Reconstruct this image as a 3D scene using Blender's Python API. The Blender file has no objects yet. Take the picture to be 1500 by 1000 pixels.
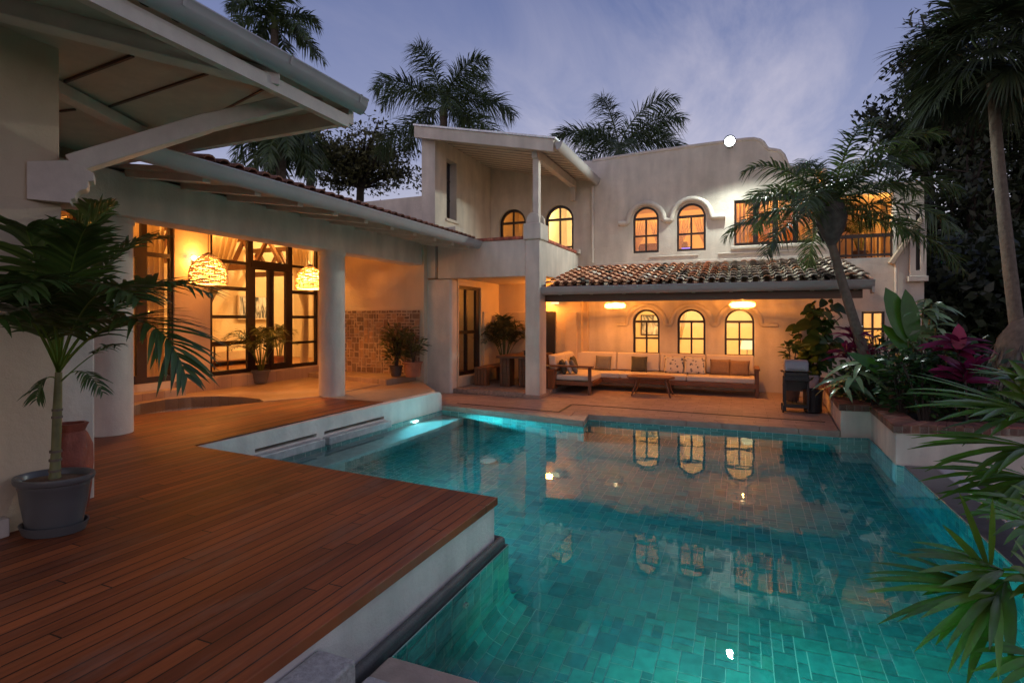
import bpy, bmesh, math, random
import numpy as np
from mathutils import Vector, Matrix
from mathutils.geometry import delaunay_2d_cdt
random.seed(7); RNG = np.random.default_rng(11)
PI = math.pi; R = math.radians
scene = bpy.context.scene
COL = scene.collection

# ------------------------------------------------------------------ camera frame (also used to measure points)
FPX, CX, CY, CAMH = 800.0, 750.0, 467.0, 1.75
TH = math.atan2(337, 800)
FW = (-math.sin(TH), math.cos(TH)); RT = (math.cos(TH), math.sin(TH))
def ray(u, v):
    a = (u - CX) / FPX
    return Vector((FW[0] + RT[0] * a, FW[1] + RT[1] * a, -(v - CY) / FPX))
CAM = Vector((0, 0, CAMH))
def Zp(u, v, z): d = ray(u, v); return CAM + d * ((z - CAMH) / d.z)
def Xp(u, v, x): d = ray(u, v); return CAM + d * (x / d.x)
def Yp(u, v, y): d = ray(u, v); return CAM + d * (y / d.y)
def Dp(u, v, dist): return CAM + ray(u, v) * dist

# ------------------------------------------------------------------ materials
MATS = {}
class NT:
    def __init__(s, name):
        s.m = bpy.data.materials.new(name); s.m.use_nodes = True
        s.t = s.m.node_tree; s.t.nodes.clear()
        s.out = s.n('ShaderNodeOutputMaterial')
        MATS[name] = s.m
    def n(s, typ, **kw):
        x = s.t.nodes.new(typ)
        for k, v in kw.items():
            if k.startswith('_'): setattr(x, k[1:], v)
            else: x.inputs[k.replace('__', ' ')].default_value = v
        return x
    def l(s, a, b): s.t.links.new(a, b)
def c4(c): return (c[0], c[1], c[2], 1.0)

def simple(name, col, rough=0.6, metal=0.0, var=0.12, scale=6.0, bump=0.0, bscale=60.0, spec=0.5, tint=False, coat=0.0, transl=0.0, detail=6):
    N = NT(name)
    tc = N.n('ShaderNodeTexCoord')
    no = N.n('ShaderNodeTexNoise', Scale=scale, Detail=float(detail), Roughness=0.6)
    N.l(tc.outputs['Object'], no.inputs['Vector'])
    ramp = N.n('ShaderNodeMapRange'); ramp.inputs['From Min'].default_value = 0.25; ramp.inputs['From Max'].default_value = 0.75
    ramp.inputs['To Min'].default_value = 1 - var; ramp.inputs['To Max'].default_value = 1 + var
    N.l(no.outputs['Fac'], ramp.inputs['Value'])
    mul = N.n('ShaderNodeVectorMath', _operation='SCALE'); mul.inputs[0].default_value = col[:3]
    N.l(ramp.outputs['Result'], mul.inputs['Scale'])
    colout = mul.outputs['Vector']
    if tint:
        at = N.n('ShaderNodeAttribute', _attribute_name='tint')
        m2 = N.n('ShaderNodeVectorMath', _operation='MULTIPLY')
        N.l(colout, m2.inputs[0]); N.l(at.outputs['Color'], m2.inputs[1]); colout = m2.outputs['Vector']
    p = N.n('ShaderNodeBsdfPrincipled', Roughness=rough, Metallic=metal)
    p.inputs['Specular IOR Level'].default_value = spec
    p.inputs['Coat Weight'].default_value = coat
    N.l(colout, p.inputs['Base Color'])
    if bump:
        nb = N.n('ShaderNodeTexNoise', Scale=bscale, Detail=5.0, Roughness=0.6)
        N.l(tc.outputs['Object'], nb.inputs['Vector'])
        b = N.n('ShaderNodeBump', Strength=bump, Distance=0.02)
        N.l(nb.outputs['Fac'], b.inputs['Height']); N.l(b.outputs['Normal'], p.inputs['Normal'])
    sh = p.outputs['BSDF']
    if transl:
        tr = N.n('ShaderNodeBsdfTranslucent'); N.l(colout, tr.inputs['Color'])
        mx = N.n('ShaderNodeMixShader', Fac=transl); N.l(sh, mx.inputs[1]); N.l(tr.outputs[0], mx.inputs[2]); sh = mx.outputs[0]
    N.l(sh, N.out.inputs['Surface'])
    return N.m

def emis(name, col, strength):
    N = NT(name); e = N.n('ShaderNodeEmission', Color=c4(col), Strength=strength)
    N.l(e.outputs[0], N.out.inputs['Surface']); return N.m

def stucco(name, col, dirt=0.17):
    N = NT(name); tc = N.n('ShaderNodeTexCoord')
    a = N.n('ShaderNodeTexNoise', Scale=0.9, Detail=8.0, Roughness=0.65); N.l(tc.outputs['Object'], a.inputs['Vector'])
    mp = N.n('ShaderNodeMapping'); mp.inputs['Scale'].default_value = (3.5, 3.5, 0.9); N.l(tc.outputs['Object'], mp.inputs['Vector'])
    s = N.n('ShaderNodeTexNoise', Scale=1.0, Detail=6.0); N.l(mp.outputs[0], s.inputs['Vector'])
    ad = N.n('ShaderNodeMath', _operation='MULTIPLY'); N.l(a.outputs['Fac'], ad.inputs[0]); N.l(s.outputs['Fac'], ad.inputs[1])
    mr = N.n('ShaderNodeMapRange'); mr.inputs['From Min'].default_value = 0.12; mr.inputs['From Max'].default_value = 0.38
    mr.inputs['To Min'].default_value = 1 - dirt * 1.5; mr.inputs['To Max'].default_value = 1 + dirt * .5
    N.l(ad.outputs[0], mr.inputs['Value'])
    mul = N.n('ShaderNodeVectorMath', _operation='SCALE'); mul.inputs[0].default_value = col; N.l(mr.outputs[0], mul.inputs['Scale'])
    p = N.n('ShaderNodeBsdfPrincipled', Roughness=0.85); p.inputs['Specular IOR Level'].default_value = 0.25
    N.l(mul.outputs[0], p.inputs['Base Color'])
    nb = N.n('ShaderNodeTexNoise', Scale=22.0, Detail=8.0, Roughness=0.7); N.l(tc.outputs['Object'], nb.inputs['Vector'])
    nc = N.n('ShaderNodeTexNoise', Scale=2.2, Detail=2.0); N.l(tc.outputs['Object'], nc.inputs['Vector'])
    sm = N.n('ShaderNodeMath', _operation='MULTIPLY_ADD'); N.l(nc.outputs['Fac'], sm.inputs[0]); sm.inputs[1].default_value = 2.5; N.l(nb.outputs['Fac'], sm.inputs[2])
    b = N.n('ShaderNodeBump', Strength=0.34, Distance=0.03); N.l(sm.outputs[0], b.inputs['Height']); N.l(b.outputs[0], p.inputs['Normal'])
    N.l(p.outputs[0], N.out.inputs['Surface']); return N.m

def brick_mat(name, c1, c2, mortar, bw, bh, ms, rough=0.5, swap=False, offset=0.5, grain=0.25, bump=0.4, spec=0.5, patches=0.0, randrow=False, wear=0.0):
    N = NT(name); tc = N.n('ShaderNodeTexCoord')
    sep = N.n('ShaderNodeSeparateXYZ'); N.l(tc.outputs['Object'], sep.inputs[0])
    cmb = N.n('ShaderNodeCombineXYZ')
    if swap: N.l(sep.outputs[1], cmb.inputs[0]); N.l(sep.outputs[0], cmb.inputs[1])
    else: N.l(sep.outputs[0], cmb.inputs[0]); N.l(sep.outputs[1], cmb.inputs[1])
    vec = cmb.outputs[0]
    if randrow:
        s2 = N.n('ShaderNodeSeparateXYZ'); N.l(vec, s2.inputs[0]); dv = N.n('ShaderNodeMath', _operation='DIVIDE'); N.l(s2.outputs[1], dv.inputs[0]); dv.inputs[1].default_value = bh
        fl = N.n('ShaderNodeMath', _operation='FLOOR'); N.l(dv.outputs[0], fl.inputs[0]); wn_ = N.n('ShaderNodeTexWhiteNoise', _noise_dimensions='1D'); N.l(fl.outputs[0], wn_.inputs['W'])
        ma = N.n('ShaderNodeMath', _operation='MULTIPLY_ADD'); N.l(wn_.outputs['Value'], ma.inputs[0]); ma.inputs[1].default_value = bw * 3; N.l(s2.outputs[0], ma.inputs[2])
        c2_ = N.n('ShaderNodeCombineXYZ'); N.l(ma.outputs[0], c2_.inputs[0]); N.l(s2.outputs[1], c2_.inputs[1]); vec = c2_.outputs[0]
    br = N.n('ShaderNodeTexBrick', Scale=1.0); br.offset = offset; br.offset_frequency = 2
    br.inputs['Color1'].default_value = c4(c1); br.inputs['Color2'].default_value = c4(c2); br.inputs['Mortar'].default_value = c4(mortar)
    br.inputs['Mortar Size'].default_value = ms; br.inputs['Brick Width'].default_value = bw; br.inputs['Row Height'].default_value = bh
    br.inputs['Mortar Smooth'].default_value = 0.2
    N.l(vec, br.inputs['Vector'])
    mp = N.n('ShaderNodeMapping'); mp.inputs['Scale'].default_value = (1.2, 26, 1) if bw > bh * 5 else (6, 6, 1); N.l(vec, mp.inputs['Vector'])
    g = N.n('ShaderNodeTexNoise', Scale=1.0, Detail=8.0, Roughness=0.65); N.l(mp.outputs[0], g.inputs['Vector'])
    mr = N.n('ShaderNodeMapRange'); mr.inputs['From Min'].default_value = 0.25; mr.inputs['From Max'].default_value = 0.75
    mr.inputs['To Min'].default_value = 1 - grain; mr.inputs['To Max'].default_value = 1 + grain; N.l(g.outputs['Fac'], mr.inputs['Value'])
    big = N.n('ShaderNodeTexNoise', Scale=0.8, Detail=5.0); N.l(cmb.outputs[0], big.inputs['Vector'])
    mr2 = N.n('ShaderNodeMapRange'); mr2.inputs['From Min'].default_value = 0.3; mr2.inputs['From Max'].default_value = 0.7
    mr2.inputs['To Min'].default_value = 1 - patches; mr2.inputs['To Max'].default_value = 1 + patches; N.l(big.outputs['Fac'], mr2.inputs['Value'])
    mm = N.n('ShaderNodeMath', _operation='MULTIPLY'); N.l(mr.outputs[0], mm.inputs[0]); N.l(mr2.outputs[0], mm.inputs[1])
    mul = N.n('ShaderNodeVectorMath', _operation='SCALE'); N.l(br.outputs['Color'], mul.inputs[0]); N.l(mm.outputs[0], mul.inputs['Scale'])
    p = N.n('ShaderNodeBsdfPrincipled'); p.inputs['Specular IOR Level'].default_value = spec
    base = mul.outputs[0]
    if wear:          # sun-bleached, foot-worn areas
        wv = N.n('ShaderNodeMapping'); wv.inputs['Scale'].default_value = (1.0, 3.2, 1); N.l(cmb.outputs[0], wv.inputs['Vector'])
        w1 = N.n('ShaderNodeTexNoise', Scale=1.1, Detail=9.0, Roughness=.72); N.l(wv.outputs[0], w1.inputs['Vector']); wr = N.n('ShaderNodeMapRange'); wr.inputs['From Min'].default_value = .52; wr.inputs['From Max'].default_value = .74; wr.inputs['To Max'].default_value = wear; N.l(w1.outputs['Fac'], wr.inputs['Value'])
        wm = N.n('ShaderNodeMix', _data_type='RGBA'); wm.inputs['B'].default_value = (.24, .16, .115, 1); N.l(wr.outputs[0], wm.inputs['Factor']); N.l(base, wm.inputs['A']); base = wm.outputs['Result']
    N.l(base, p.inputs['Base Color'])
    rr = N.n('ShaderNodeMapRange'); rr.inputs['To Min'].default_value = rough - .12; rr.inputs['To Max'].default_value = rough + .14
    N.l(big.outputs['Fac'], rr.inputs['Value']); N.l(rr.outputs[0], p.inputs['Roughness'])
    h = N.n('ShaderNodeMath', _operation='MULTIPLY_ADD'); N.l(br.outputs['Fac'], h.inputs[0]); h.inputs[1].default_value = -1.0
    hg = N.n('ShaderNodeMath', _operation='MULTIPLY'); N.l(g.outputs['Fac'], hg.inputs[0]); hg.inputs[1].default_value = .35
    N.l(hg.outputs[0], h.inputs[2])
    b = N.n('ShaderNodeBump', Strength=bump, Distance=0.006); N.l(h.outputs[0], b.inputs['Height']); N.l(b.outputs[0], p.inputs['Normal'])
    N.l(p.outputs[0], N.out.inputs['Surface']); return N.m

def wood(name, col, rough=0.45, axis=0, var=.35):
    N = NT(name); tc = N.n('ShaderNodeTexCoord'); mp = N.n('ShaderNodeMapping')
    sc = [30, 30, 30]; sc[axis] = 2; mp.inputs['Scale'].default_value = sc; N.l(tc.outputs['Object'], mp.inputs['Vector'])
    g = N.n('ShaderNodeTexNoise', Scale=1.0, Detail=6.0, Distortion=0.4); N.l(mp.outputs[0], g.inputs['Vector'])
    mr = N.n('ShaderNodeMapRange'); mr.inputs['From Min'].default_value = .25; mr.inputs['From Max'].default_value = .75
    mr.inputs['To Min'].default_value = 1 - var; mr.inputs['To Max'].default_value = 1 + var; N.l(g.outputs['Fac'], mr.inputs['Value'])
    mul = N.n('ShaderNodeVectorMath', _operation='SCALE'); mul.inputs[0].default_value = col; N.l(mr.outputs[0], mul.inputs['Scale'])
    p = N.n('ShaderNodeBsdfPrincipled', Roughness=rough); N.l(mul.outputs[0], p.inputs['Base Color'])
    b = N.n('ShaderNodeBump', Strength=.15, Distance=.005); N.l(g.outputs['Fac'], b.inputs['Height']); N.l(b.outputs[0], p.inputs['Normal'])
    N.l(p.outputs[0], N.out.inputs['Surface']); return N.m

def glass_mat(name):
    N = NT(name); lw_ = N.n('ShaderNodeLayerWeight', Blend=.5); pw_ = N.n('ShaderNodeMath', _operation='POWER'); pw_.inputs[1].default_value = 5.0; N.l(lw_.outputs['Facing'], pw_.inputs[0])
    fr = N.n('ShaderNodeMath', _operation='MULTIPLY_ADD'); fr.inputs[1].default_value = .9; fr.inputs[2].default_value = .05; N.l(pw_.outputs[0], fr.inputs[0])
    tr = N.n('ShaderNodeBsdfTransparent', Color=(.95, .97, .96, 1)); gl = N.n('ShaderNodeBsdfGlossy', Roughness=0.02)
    mx = N.n('ShaderNodeMixShader'); N.l(fr.outputs[0], mx.inputs[0]); N.l(tr.outputs[0], mx.inputs[1]); N.l(gl.outputs[0], mx.inputs[2])
    N.l(mx.outputs[0], N.out.inputs['Surface']); return N.m

def water_mat(name, tintc):
    N = NT(name); tc = N.n('ShaderNodeTexCoord')
    a = N.n('ShaderNodeTexNoise', Scale=1.6, Detail=2.0, Roughness=.5); N.l(tc.outputs['Object'], a.inputs['Vector'])
    a2 = N.n('ShaderNodeTexNoise', Scale=9.0, Detail=2.0); N.l(tc.outputs['Object'], a2.inputs['Vector'])
    ad = N.n('ShaderNodeMath', _operation='MULTIPLY_ADD'); N.l(a2.outputs['Fac'], ad.inputs[0]); ad.inputs[1].default_value = .10; N.l(a.outputs['Fac'], ad.inputs[2])
    b = N.n('ShaderNodeBump', Strength=.07, Distance=.05); N.l(ad.outputs[0], b.inputs['Height'])
    g = N.n('ShaderNodeBsdfGlass', Color=c4(tintc), Roughness=0.0, IOR=1.333); N.l(b.outputs[0], g.inputs['Normal'])
    N.l(g.outputs[0], N.out.inputs['Surface'])
    va = N.n('ShaderNodeVolumeAbsorption', Color=(.03, .74, .90, 1), Density=.30); N.l(va.outputs[0], N.out.inputs['Volume']); return N.m

def leaf_mat(name, col, rough=.38, transl=.25, spec=.5):
    return simple(name, col, rough=rough, var=.25, scale=3.0, tint=True, transl=transl, spec=spec, detail=3)

def diffuser_mat(name):          # sheet added inside lamp shades for glow; passes part of the light
    N = NT(name); t = N.n('ShaderNodeBsdfTranslucent', Color=(.88, .78, .56, 1)); d = N.n('ShaderNodeBsdfDiffuse', Color=(.8, .7, .5, 1)); tr = N.n('ShaderNodeBsdfTransparent')
    tc = N.n('ShaderNodeTexCoord'); nz = N.n('ShaderNodeTexNoise', Scale=60.0, Detail=2.0); N.l(tc.outputs['Object'], nz.inputs['Vector']); mr = N.n('ShaderNodeMapRange'); mr.inputs['From Min'].default_value = .4; mr.inputs['From Max'].default_value = .65; mr.inputs['To Min'].default_value = .12; mr.inputs['To Max'].default_value = .5; N.l(nz.outputs['Fac'], mr.inputs['Value'])
    a = N.n('ShaderNodeMixShader', Fac=.2); N.l(t.outputs[0], a.inputs[1]); N.l(d.outputs[0], a.inputs[2]); b = N.n('ShaderNodeMixShader'); N.l(mr.outputs[0], b.inputs[0]); N.l(a.outputs[0], b.inputs[1]); N.l(tr.outputs[0], b.inputs[2])
    N.l(b.outputs[0], N.out.inputs['Surface']); return N.m

def floral(name):
    N = NT(name); tc = N.n('ShaderNodeTexCoord'); v = N.n('ShaderNodeTexVoronoi', Scale=11.0); N.l(tc.outputs['Object'], v.inputs['Vector'])
    nz = N.n('ShaderNodeTexNoise', Scale=38.0, Detail=2.0); N.l(tc.outputs['Object'], nz.inputs['Vector'])
    ad = N.n('ShaderNodeMath', _operation='MULTIPLY_ADD'); N.l(nz.outputs['Fac'], ad.inputs[0]); ad.inputs[1].default_value = .9; N.l(v.outputs['Distance'], ad.inputs[2])
    rp = N.n('ShaderNodeValToRGB'); e = rp.color_ramp.elements; rp.color_ramp.interpolation = 'CONSTANT'
    e[0].color = (.05, .06, .08, 1); e[1].position = .74; e[1].color = (.62, .56, .47, 1)
    x = rp.color_ramp.elements.new(.62); x.color = (.22, .23, .25, 1)
    N.l(ad.outputs[0], rp.inputs[0]); p = N.n('ShaderNodeBsdfPrincipled', Roughness=.9); N.l(rp.outputs[0], p.inputs['Base Color'])
    N.l(p.outputs[0], N.out.inputs['Surface']); return N.m

def abstract_art(name, strength=0.0):
    N = NT(name); tc = N.n('ShaderNodeTexCoord'); mp = N.n('ShaderNodeMapping'); mp.inputs['Scale'].default_value = (4, 9, 2.4); N.l(tc.outputs['Object'], mp.inputs['Vector'])
    nz = N.n('ShaderNodeTexNoise', Scale=1.0, Detail=8.0, Distortion=1.2); N.l(mp.outputs[0], nz.inputs['Vector'])
    rp = N.n('ShaderNodeValToRGB'); e = rp.color_ramp.elements; e[0].position = .38; e[0].color = (.04, .06, .1, 1); e[1].position = .62; e[1].color = (.75, .78, .85, 1)
    N.l(nz.outputs['Fac'], rp.inputs[0]); p = N.n('ShaderNodeBsdfPrincipled', Roughness=.5); N.l(rp.outputs[0], p.inputs['Base Color'])
    N.l(p.outputs[0], N.out.inputs['Surface']); return N.m

M = dict(
    stucco=stucco('white_stucco', (.70, .62, .51)), stuccow=stucco('terrace_stucco', (.64, .50, .34), .07),
    stuccop=stucco('pool_wall_stucco', (.72, .655, .58), .16),
    cream=simple('cream_plaster', (.70, .60, .44), .8, var=.05),
    whitewood=simple('white_painted_wood', (.60, .51, .42), .55, var=.14, scale=5, bump=.15, bscale=20),
    ceiling=simple('ceiling_boards', (.52, .41, .30), .6, var=.12),
    gutter=simple('grey_gutter_paint', (.40, .37, .345), .32, var=.10, scale=2.5, spec=.6),
    gutterbr=simple('dark_beam', (.08, .045, .03), .5),
    frame=simple('dark_brown_frame', (.020, .0095, .006), .35, var=.2, scale=12),
    glass=glass_mat('window_glass'),
    terracotta=simple('roof_tile_clay', (1, 1, 1), .9, var=.35, scale=9, tint=True, spec=.12, bump=.3, bscale=30),
    brickcap=simple('brick_cap_clay', (.26, .105, .065), .75, var=.3, scale=8, tint=True, bump=.3, bscale=40),
    deck=brick_mat('deck_planks', (.31, .080, .022), (.15, .036, .011), (.008, .004, .003), 2.6, .095, .0045, .48, swap=True, grain=.40, bump=.8, spec=.35, patches=.40, offset=0.0, randrow=True, wear=.55),
    patio=brick_mat('travertine_paving', (.44, .31, .235), (.36, .25, .185), (.20, .14, .10), .42, .21, .004, .5, grain=.22, bump=.25, patches=.14),
    terrace=brick_mat('terrace_tiles', (.42, .30, .20), (.36, .25, .16), (.24, .17, .11), .40, .40, .004, .42, grain=.15, bump=.2, patches=.12, offset=0.0),
    pebble=simple('pebble_floor', (.30, .23, .18), .7, var=.5, scale=16, bump=.6, bscale=24),
    coping=simple('stone_coping', (.34, .25, .19), .5, var=.22, scale=7, bump=.2),
    darkstone=simple('dark_wet_stone', (.075, .070, .075), .28, var=.5, scale=3.5, bump=.12, bscale=14, spec=.6),
    rollstone=simple('charcoal_coping', (.07, .068, .066), .6, var=.3, scale=6, bump=.2),
    palestone=simple('pale_lip_stone', (.42, .41, .40), .30, var=.35, scale=7, bump=.12),
    greystone=simple('grey_step_stone', (.36, .34, .31), .8, var=.35, scale=30, bump=.4),
    drain=simple('drain_grate', (.02, .016, .014), .5),
    tile=simple('pool_tile_green_stone', (1, 1, 1), .5, var=.30, scale=11, tint=True),
    grout=simple('pool_grout', (.56, .64, .56), .8, var=.1),
    water=water_mat('clear_pool_water', (.90, .99, 1.0)),
    stone=simple('wall_stone', (.25, .165, .105), .85, var=.3, scale=14, tint=True, bump=.5, bscale=35),
    stonegrout=simple('wall_stone_grout', (.50, .38, .27), .9),
    soil=simple('brown_soil', (.16, .085, .045), .95, var=.45, scale=45, bump=.8, bscale=70),
    darksoil=simple('dark_soil', (.025, .018, .012), .95, var=.4, scale=12, bump=.6),
    ground=simple('ground_earth', (.05, .045, .03), .95, var=.4, scale=3),
    potgrey=simple('grey_plastic_pot', (.095, .095, .094), .34, var=.06, scale=4),
    potclay=simple('clay_pot', (.30, .13, .07), .75, var=.25, scale=8),
    potdark=simple('dark_pot', (.07, .05, .04), .6, var=.2),
    potwhite=simple('white_concrete_pot', (.42, .42, .44), .8, var=.1),
    jar=simple('carved_terracotta', (.26, .065, .035), .7, var=.35, scale=9, bump=.7, bscale=16),
    cushion=simple('cream_cushion', (.66, .56, .44), .95, var=.05, bump=.12, bscale=160),
    greypil=simple('grey_linen', (.17, .16, .15), .95, var=.12, scale=20), darkpil=simple('dark_olive_linen', (.075, .07, .05), .95, var=.12, scale=20),
    brownpil=simple('brown_linen', (.24, .145, .085), .95, var=.15, scale=20), whitepil=simple('white_linen', (.62, .58, .52), .95),
    floral=floral('floral_linen'),
    teak=wood('teak_wood', (.19, .070, .026), .45, 0), teakz=wood('teak_wood_upright', (.17, .065, .026), .5, 2), darkteak=wood('dark_teak', (.10, .043, .02), .45, 0),
    blackmetal=simple('black_enamel', (.012, .012, .013), .35), lidgrey=simple('grey_enamel_lid', (.33, .32, .33), .34, var=.08), steel=simple('brushed_steel', (.5, .5, .5), .3, metal=1),
    blackplastic=simple('black_plastic', (.015, .015, .016), .45),
    wicker=simple('pale_rattan', (.74, .66, .52), .7, var=.25, scale=40, transl=.35),
    diffuser=diffuser_mat('lamp_diffuser'), curtain=simple('sheer_curtain', (.72, .60, .42), .9, var=.04, transl=.5),
    art=abstract_art('abstract_painting'),
    trunk=simple('palm_bark', (.15, .115, .085), .9, var=.35, scale=12, bump=.8, bscale=20), bark=simple('dark_bark', (.05, .036, .026), .95, var=.3, bump=.8, bscale=14),
    ptrunk=simple('green_palm_stem', (.155, .15, .055), .5, var=.35, scale=10), crownshaft=simple('crownshaft_green', (.17, .19, .07), .45, var=.2),
    fibre=simple('grey_fibre', (.10, .085, .075), .95, var=.5, scale=10, tint=True),
    palmleaf=leaf_mat('palm_leaflet', (.075, .11, .035)), potleaf=leaf_mat('potted_palm_leaflet', (.065, .115, .025), .36, .25),
    arecaleaf=leaf_mat('areca_leaflet', (.055, .075, .022)), treeleaf=leaf_mat('tree_leaf', (.11, .115, .045), .5),
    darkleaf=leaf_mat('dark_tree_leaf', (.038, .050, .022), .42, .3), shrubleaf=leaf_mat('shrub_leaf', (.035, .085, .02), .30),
    fanleaf=leaf_mat('fan_palm_blade', (.085, .165, .020), .26, .3), paddle=leaf_mat('paddle_leaf', (.05, .15, .02), .28, .3),
    cordy=leaf_mat('magenta_leaf', (.18, .012, .055), .35, .3), bushleaf=leaf_mat('bush_leaf', (.10, .10, .03), .4), paleleaf=leaf_mat('pale_leaf', (.20, .30, .14), .25, .2),
    bulb=emis('warm_bulb', (1, .72, .36), 16), bulbsoft=emis('warm_bulb_soft', (1, .70, .34), 14), flood=emis('flood_led', (.93, 1, .97), 22), pool_led=emis('pool_led', (.75, 1, .98), 14),
    screen=emis('tv_glow', (.45, .25, .9), 1.2), lampshade=emis('lit_lampshade', (1, .72, .34), 1.5),
    floorwood=brick_mat('indoor_floor', (.34, .16, .07), (.28, .12, .05), (.1, .05, .03), 1.8, .12, .002, .4, swap=True),
)

# ------------------------------------------------------------------ mesh builder
def wloc(o):
    v = Vector((0, 0, 0))
    while o is not None: v = v + o.location; o = o.parent
    return v
def tag(o, label=None, cat=None, group=None, kind=None):
    if label: o['label'] = label
    if cat: o['category'] = cat
    if group: o['group'] = group
    if kind: o['kind'] = kind
    return o
def thing(name, loc, label, cat, group=None):
    o = bpy.data.objects.new(name, None); COL.objects.link(o); o.location = loc; o.empty_display_size = .1
    return tag(o, label, cat, group)
def inpoly(q, P):
    r = False; j = len(P) - 1
    for i in range(len(P)):
        a, b = P[i], P[j]
        if (a[1] > q[1]) != (b[1] > q[1]) and q[0] < (b[0] - a[0]) * (q[1] - a[1]) / (b[1] - a[1]) + a[0]: r = not r
        j = i
    return r
class MB:
    def __init__(s): s.v = []; s.f = []; s.t = []; s.cur = (1, 1, 1)
    def add(s, vs, fs, tint=None):
        o = len(s.v); s.v.extend(tuple(p) for p in vs)
        for f in fs: s.f.append(tuple(i + o for i in f)); s.t.append(tint or s.cur)
        return s
    def box(s, a, b, tint=None):
        x0, y0, z0 = [min(p, q) for p, q in zip(a, b)]; x1, y1, z1 = [max(p, q) for p, q in zip(a, b)]
        return s.add([(x0, y0, z0), (x1, y0, z0), (x1, y1, z0), (x0, y1, z0), (x0, y0, z1), (x1, y0, z1), (x1, y1, z1), (x0, y1, z1)],
                     [(0, 3, 2, 1), (4, 5, 6, 7), (0, 1, 5, 4), (1, 2, 6, 5), (2, 3, 7, 6), (3, 0, 4, 7)], tint)
    def obox(s, c, ax, ay, az, tint=None):     # centre + three half axes
        c, ax, ay, az = map(Vector, (c, ax, ay, az))
        vs = [c + ax * i + ay * j + az * k for k in (-1, 1) for j in (-1, 1) for i in (-1, 1)]
        return s.add(vs, [(0, 2, 3, 1), (4, 5, 7, 6), (0, 1, 5, 4), (1, 3, 7, 5), (3, 2, 6, 7), (2, 0, 4, 6)], tint)
    def bar(s, p, q, w, h, up=(0, 0, 1), tint=None):
        p, q = Vector(p), Vector(q); d = q - p; u = Vector(up); side = d.cross(u)
        if side.length < 1e-6: side = d.cross(Vector((0, 1, 0)))
        side.normalize(); u = side.cross(d).normalized()
        return s.obox((p + q) / 2, d / 2, side * (w / 2), u * (h / 2), tint)
    def tube(s, pts, rad, n=8, cap=True, closed=False, tint=None):
        pts = [Vector(p) for p in pts]; k = len(pts)
        if not hasattr(rad, '__len__'): rad = [rad] * k
        vs = []; ref = None
        for i, p in enumerate(pts):
            if closed: d = pts[(i + 1) % k] - pts[i - 1]
            else: d = pts[min(i + 1, k - 1)] - pts[max(i - 1, 0)]
            d.normalize()
            if ref is None: ref = d.orthogonal().normalized()
            ref = (ref - d * ref.dot(d))
            if ref.length < 1e-5: ref = d.orthogonal()
            ref.normalize(); b = d.cross(ref)
            for j in range(n):
                a = 2 * PI * j / n; vs.append(p + (ref * math.cos(a) + b * math.sin(a)) * rad[i])
        fs = []
        for i in range(k if closed else k - 1):
            i2 = (i + 1) % k
            for j in range(n): fs.append((i * n + j, i * n + (j + 1) % n, i2 * n + (j + 1) % n, i2 * n + j))
        if cap and not closed: fs += [tuple(range(n))[::-1], tuple((k - 1) * n + j for j in range(n))]
        return s.add(vs, fs, tint)
    def lathe(s, prof, c=(0, 0, 0), n=24, sx=1, sy=1, rot=0, tint=None):
        vs = []; c = Vector(c)
        for r, z in prof:
            for j in range(n):
                a = 2 * PI * j / n; x, y = r * math.cos(a) * sx, r * math.sin(a) * sy
                vs.append(c + Vector((x * math.cos(rot) - y * math.sin(rot), x * math.sin(rot) + y * math.cos(rot), z)))
        fs = [(i * n + j, i * n + (j + 1) % n, (i + 1) * n + (j + 1) % n, (i + 1) * n + j) for i in range(len(prof) - 1) for j in range(n)]
        if prof[0][0] > 1e-6: fs.append(tuple(range(n))[::-1])
        if prof[-1][0] > 1e-6: fs.append(tuple((len(prof) - 1) * n + j for j in range(n)))
        return s.add(vs, fs, tint)
    def slab(s, outer, holes, O, U, V, N, t, tint=None):   # flat plate with holes; front at O, thickness t along -N
        O, U, V, N = map(Vector, (O, U, V, N))
        loops = [outer] + holes
        flat = []; eds = []
        for l in loops:
            b = len(flat); flat += [Vector((p[0], p[1])) for p in l]; eds += [(b + i, b + (i + 1) % len(l)) for i in range(len(l))]
        vo, _, fo, ov, _, _ = delaunay_2d_cdt(flat, eds, [], 0, 1e-6); bk = {}
        for i, a in enumerate(ov):
            for j in a: bk[j] = i
        mp_ = [o[0] if o else 0 for o in ov]; tris = []
        for f in fo:
            q = sum((vo[i] for i in f), Vector((0, 0))) / 3
            if inpoly(q, outer) and not any(inpoly(q, h) for h in holes): tris.append(tuple(mp_[i] for i in f))
        n = len(flat); vs = [O + U * p[0] + V * p[1] for p in flat] + [O + U * p[0] + V * p[1] - N * t for p in flat]
        fs = [tuple(x) for x in tris] + [tuple(i + n for i in x[::-1]) for x in tris]
        b = 0
        for l in loops:
            k = len(l)
            for i in range(k): fs.append((b + i, b + (i + 1) % k, b + (i + 1) % k + n, b + i + n))
            b += k
        return s.add(vs, fs, tint)
    def prism(s, poly, z0, z1, tint=None):
        return s.slab([(p[0], p[1]) for p in poly], [], (0, 0, z1), (1, 0, 0), (0, 1, 0), (0, 0, 1), z1 - z0, tint)
    def sweep(s, prof, p, q, side, up=(0, 0, 1), tint=None):  # closed 2-D profile swept straight from p to q
        p, q, side, up = map(Vector, (p, q, side, up)); k = len(prof)
        vs = [p + side * a + up * b for a, b in prof] + [q + side * a + up * b for a, b in prof]
        fs = [(i, (i + 1) % k, (i + 1) % k + k, i + k) for i in range(k)] + [tuple(range(k))[::-1], tuple(range(k, 2 * k))]
        return s.add(vs, fs, tint)
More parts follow.
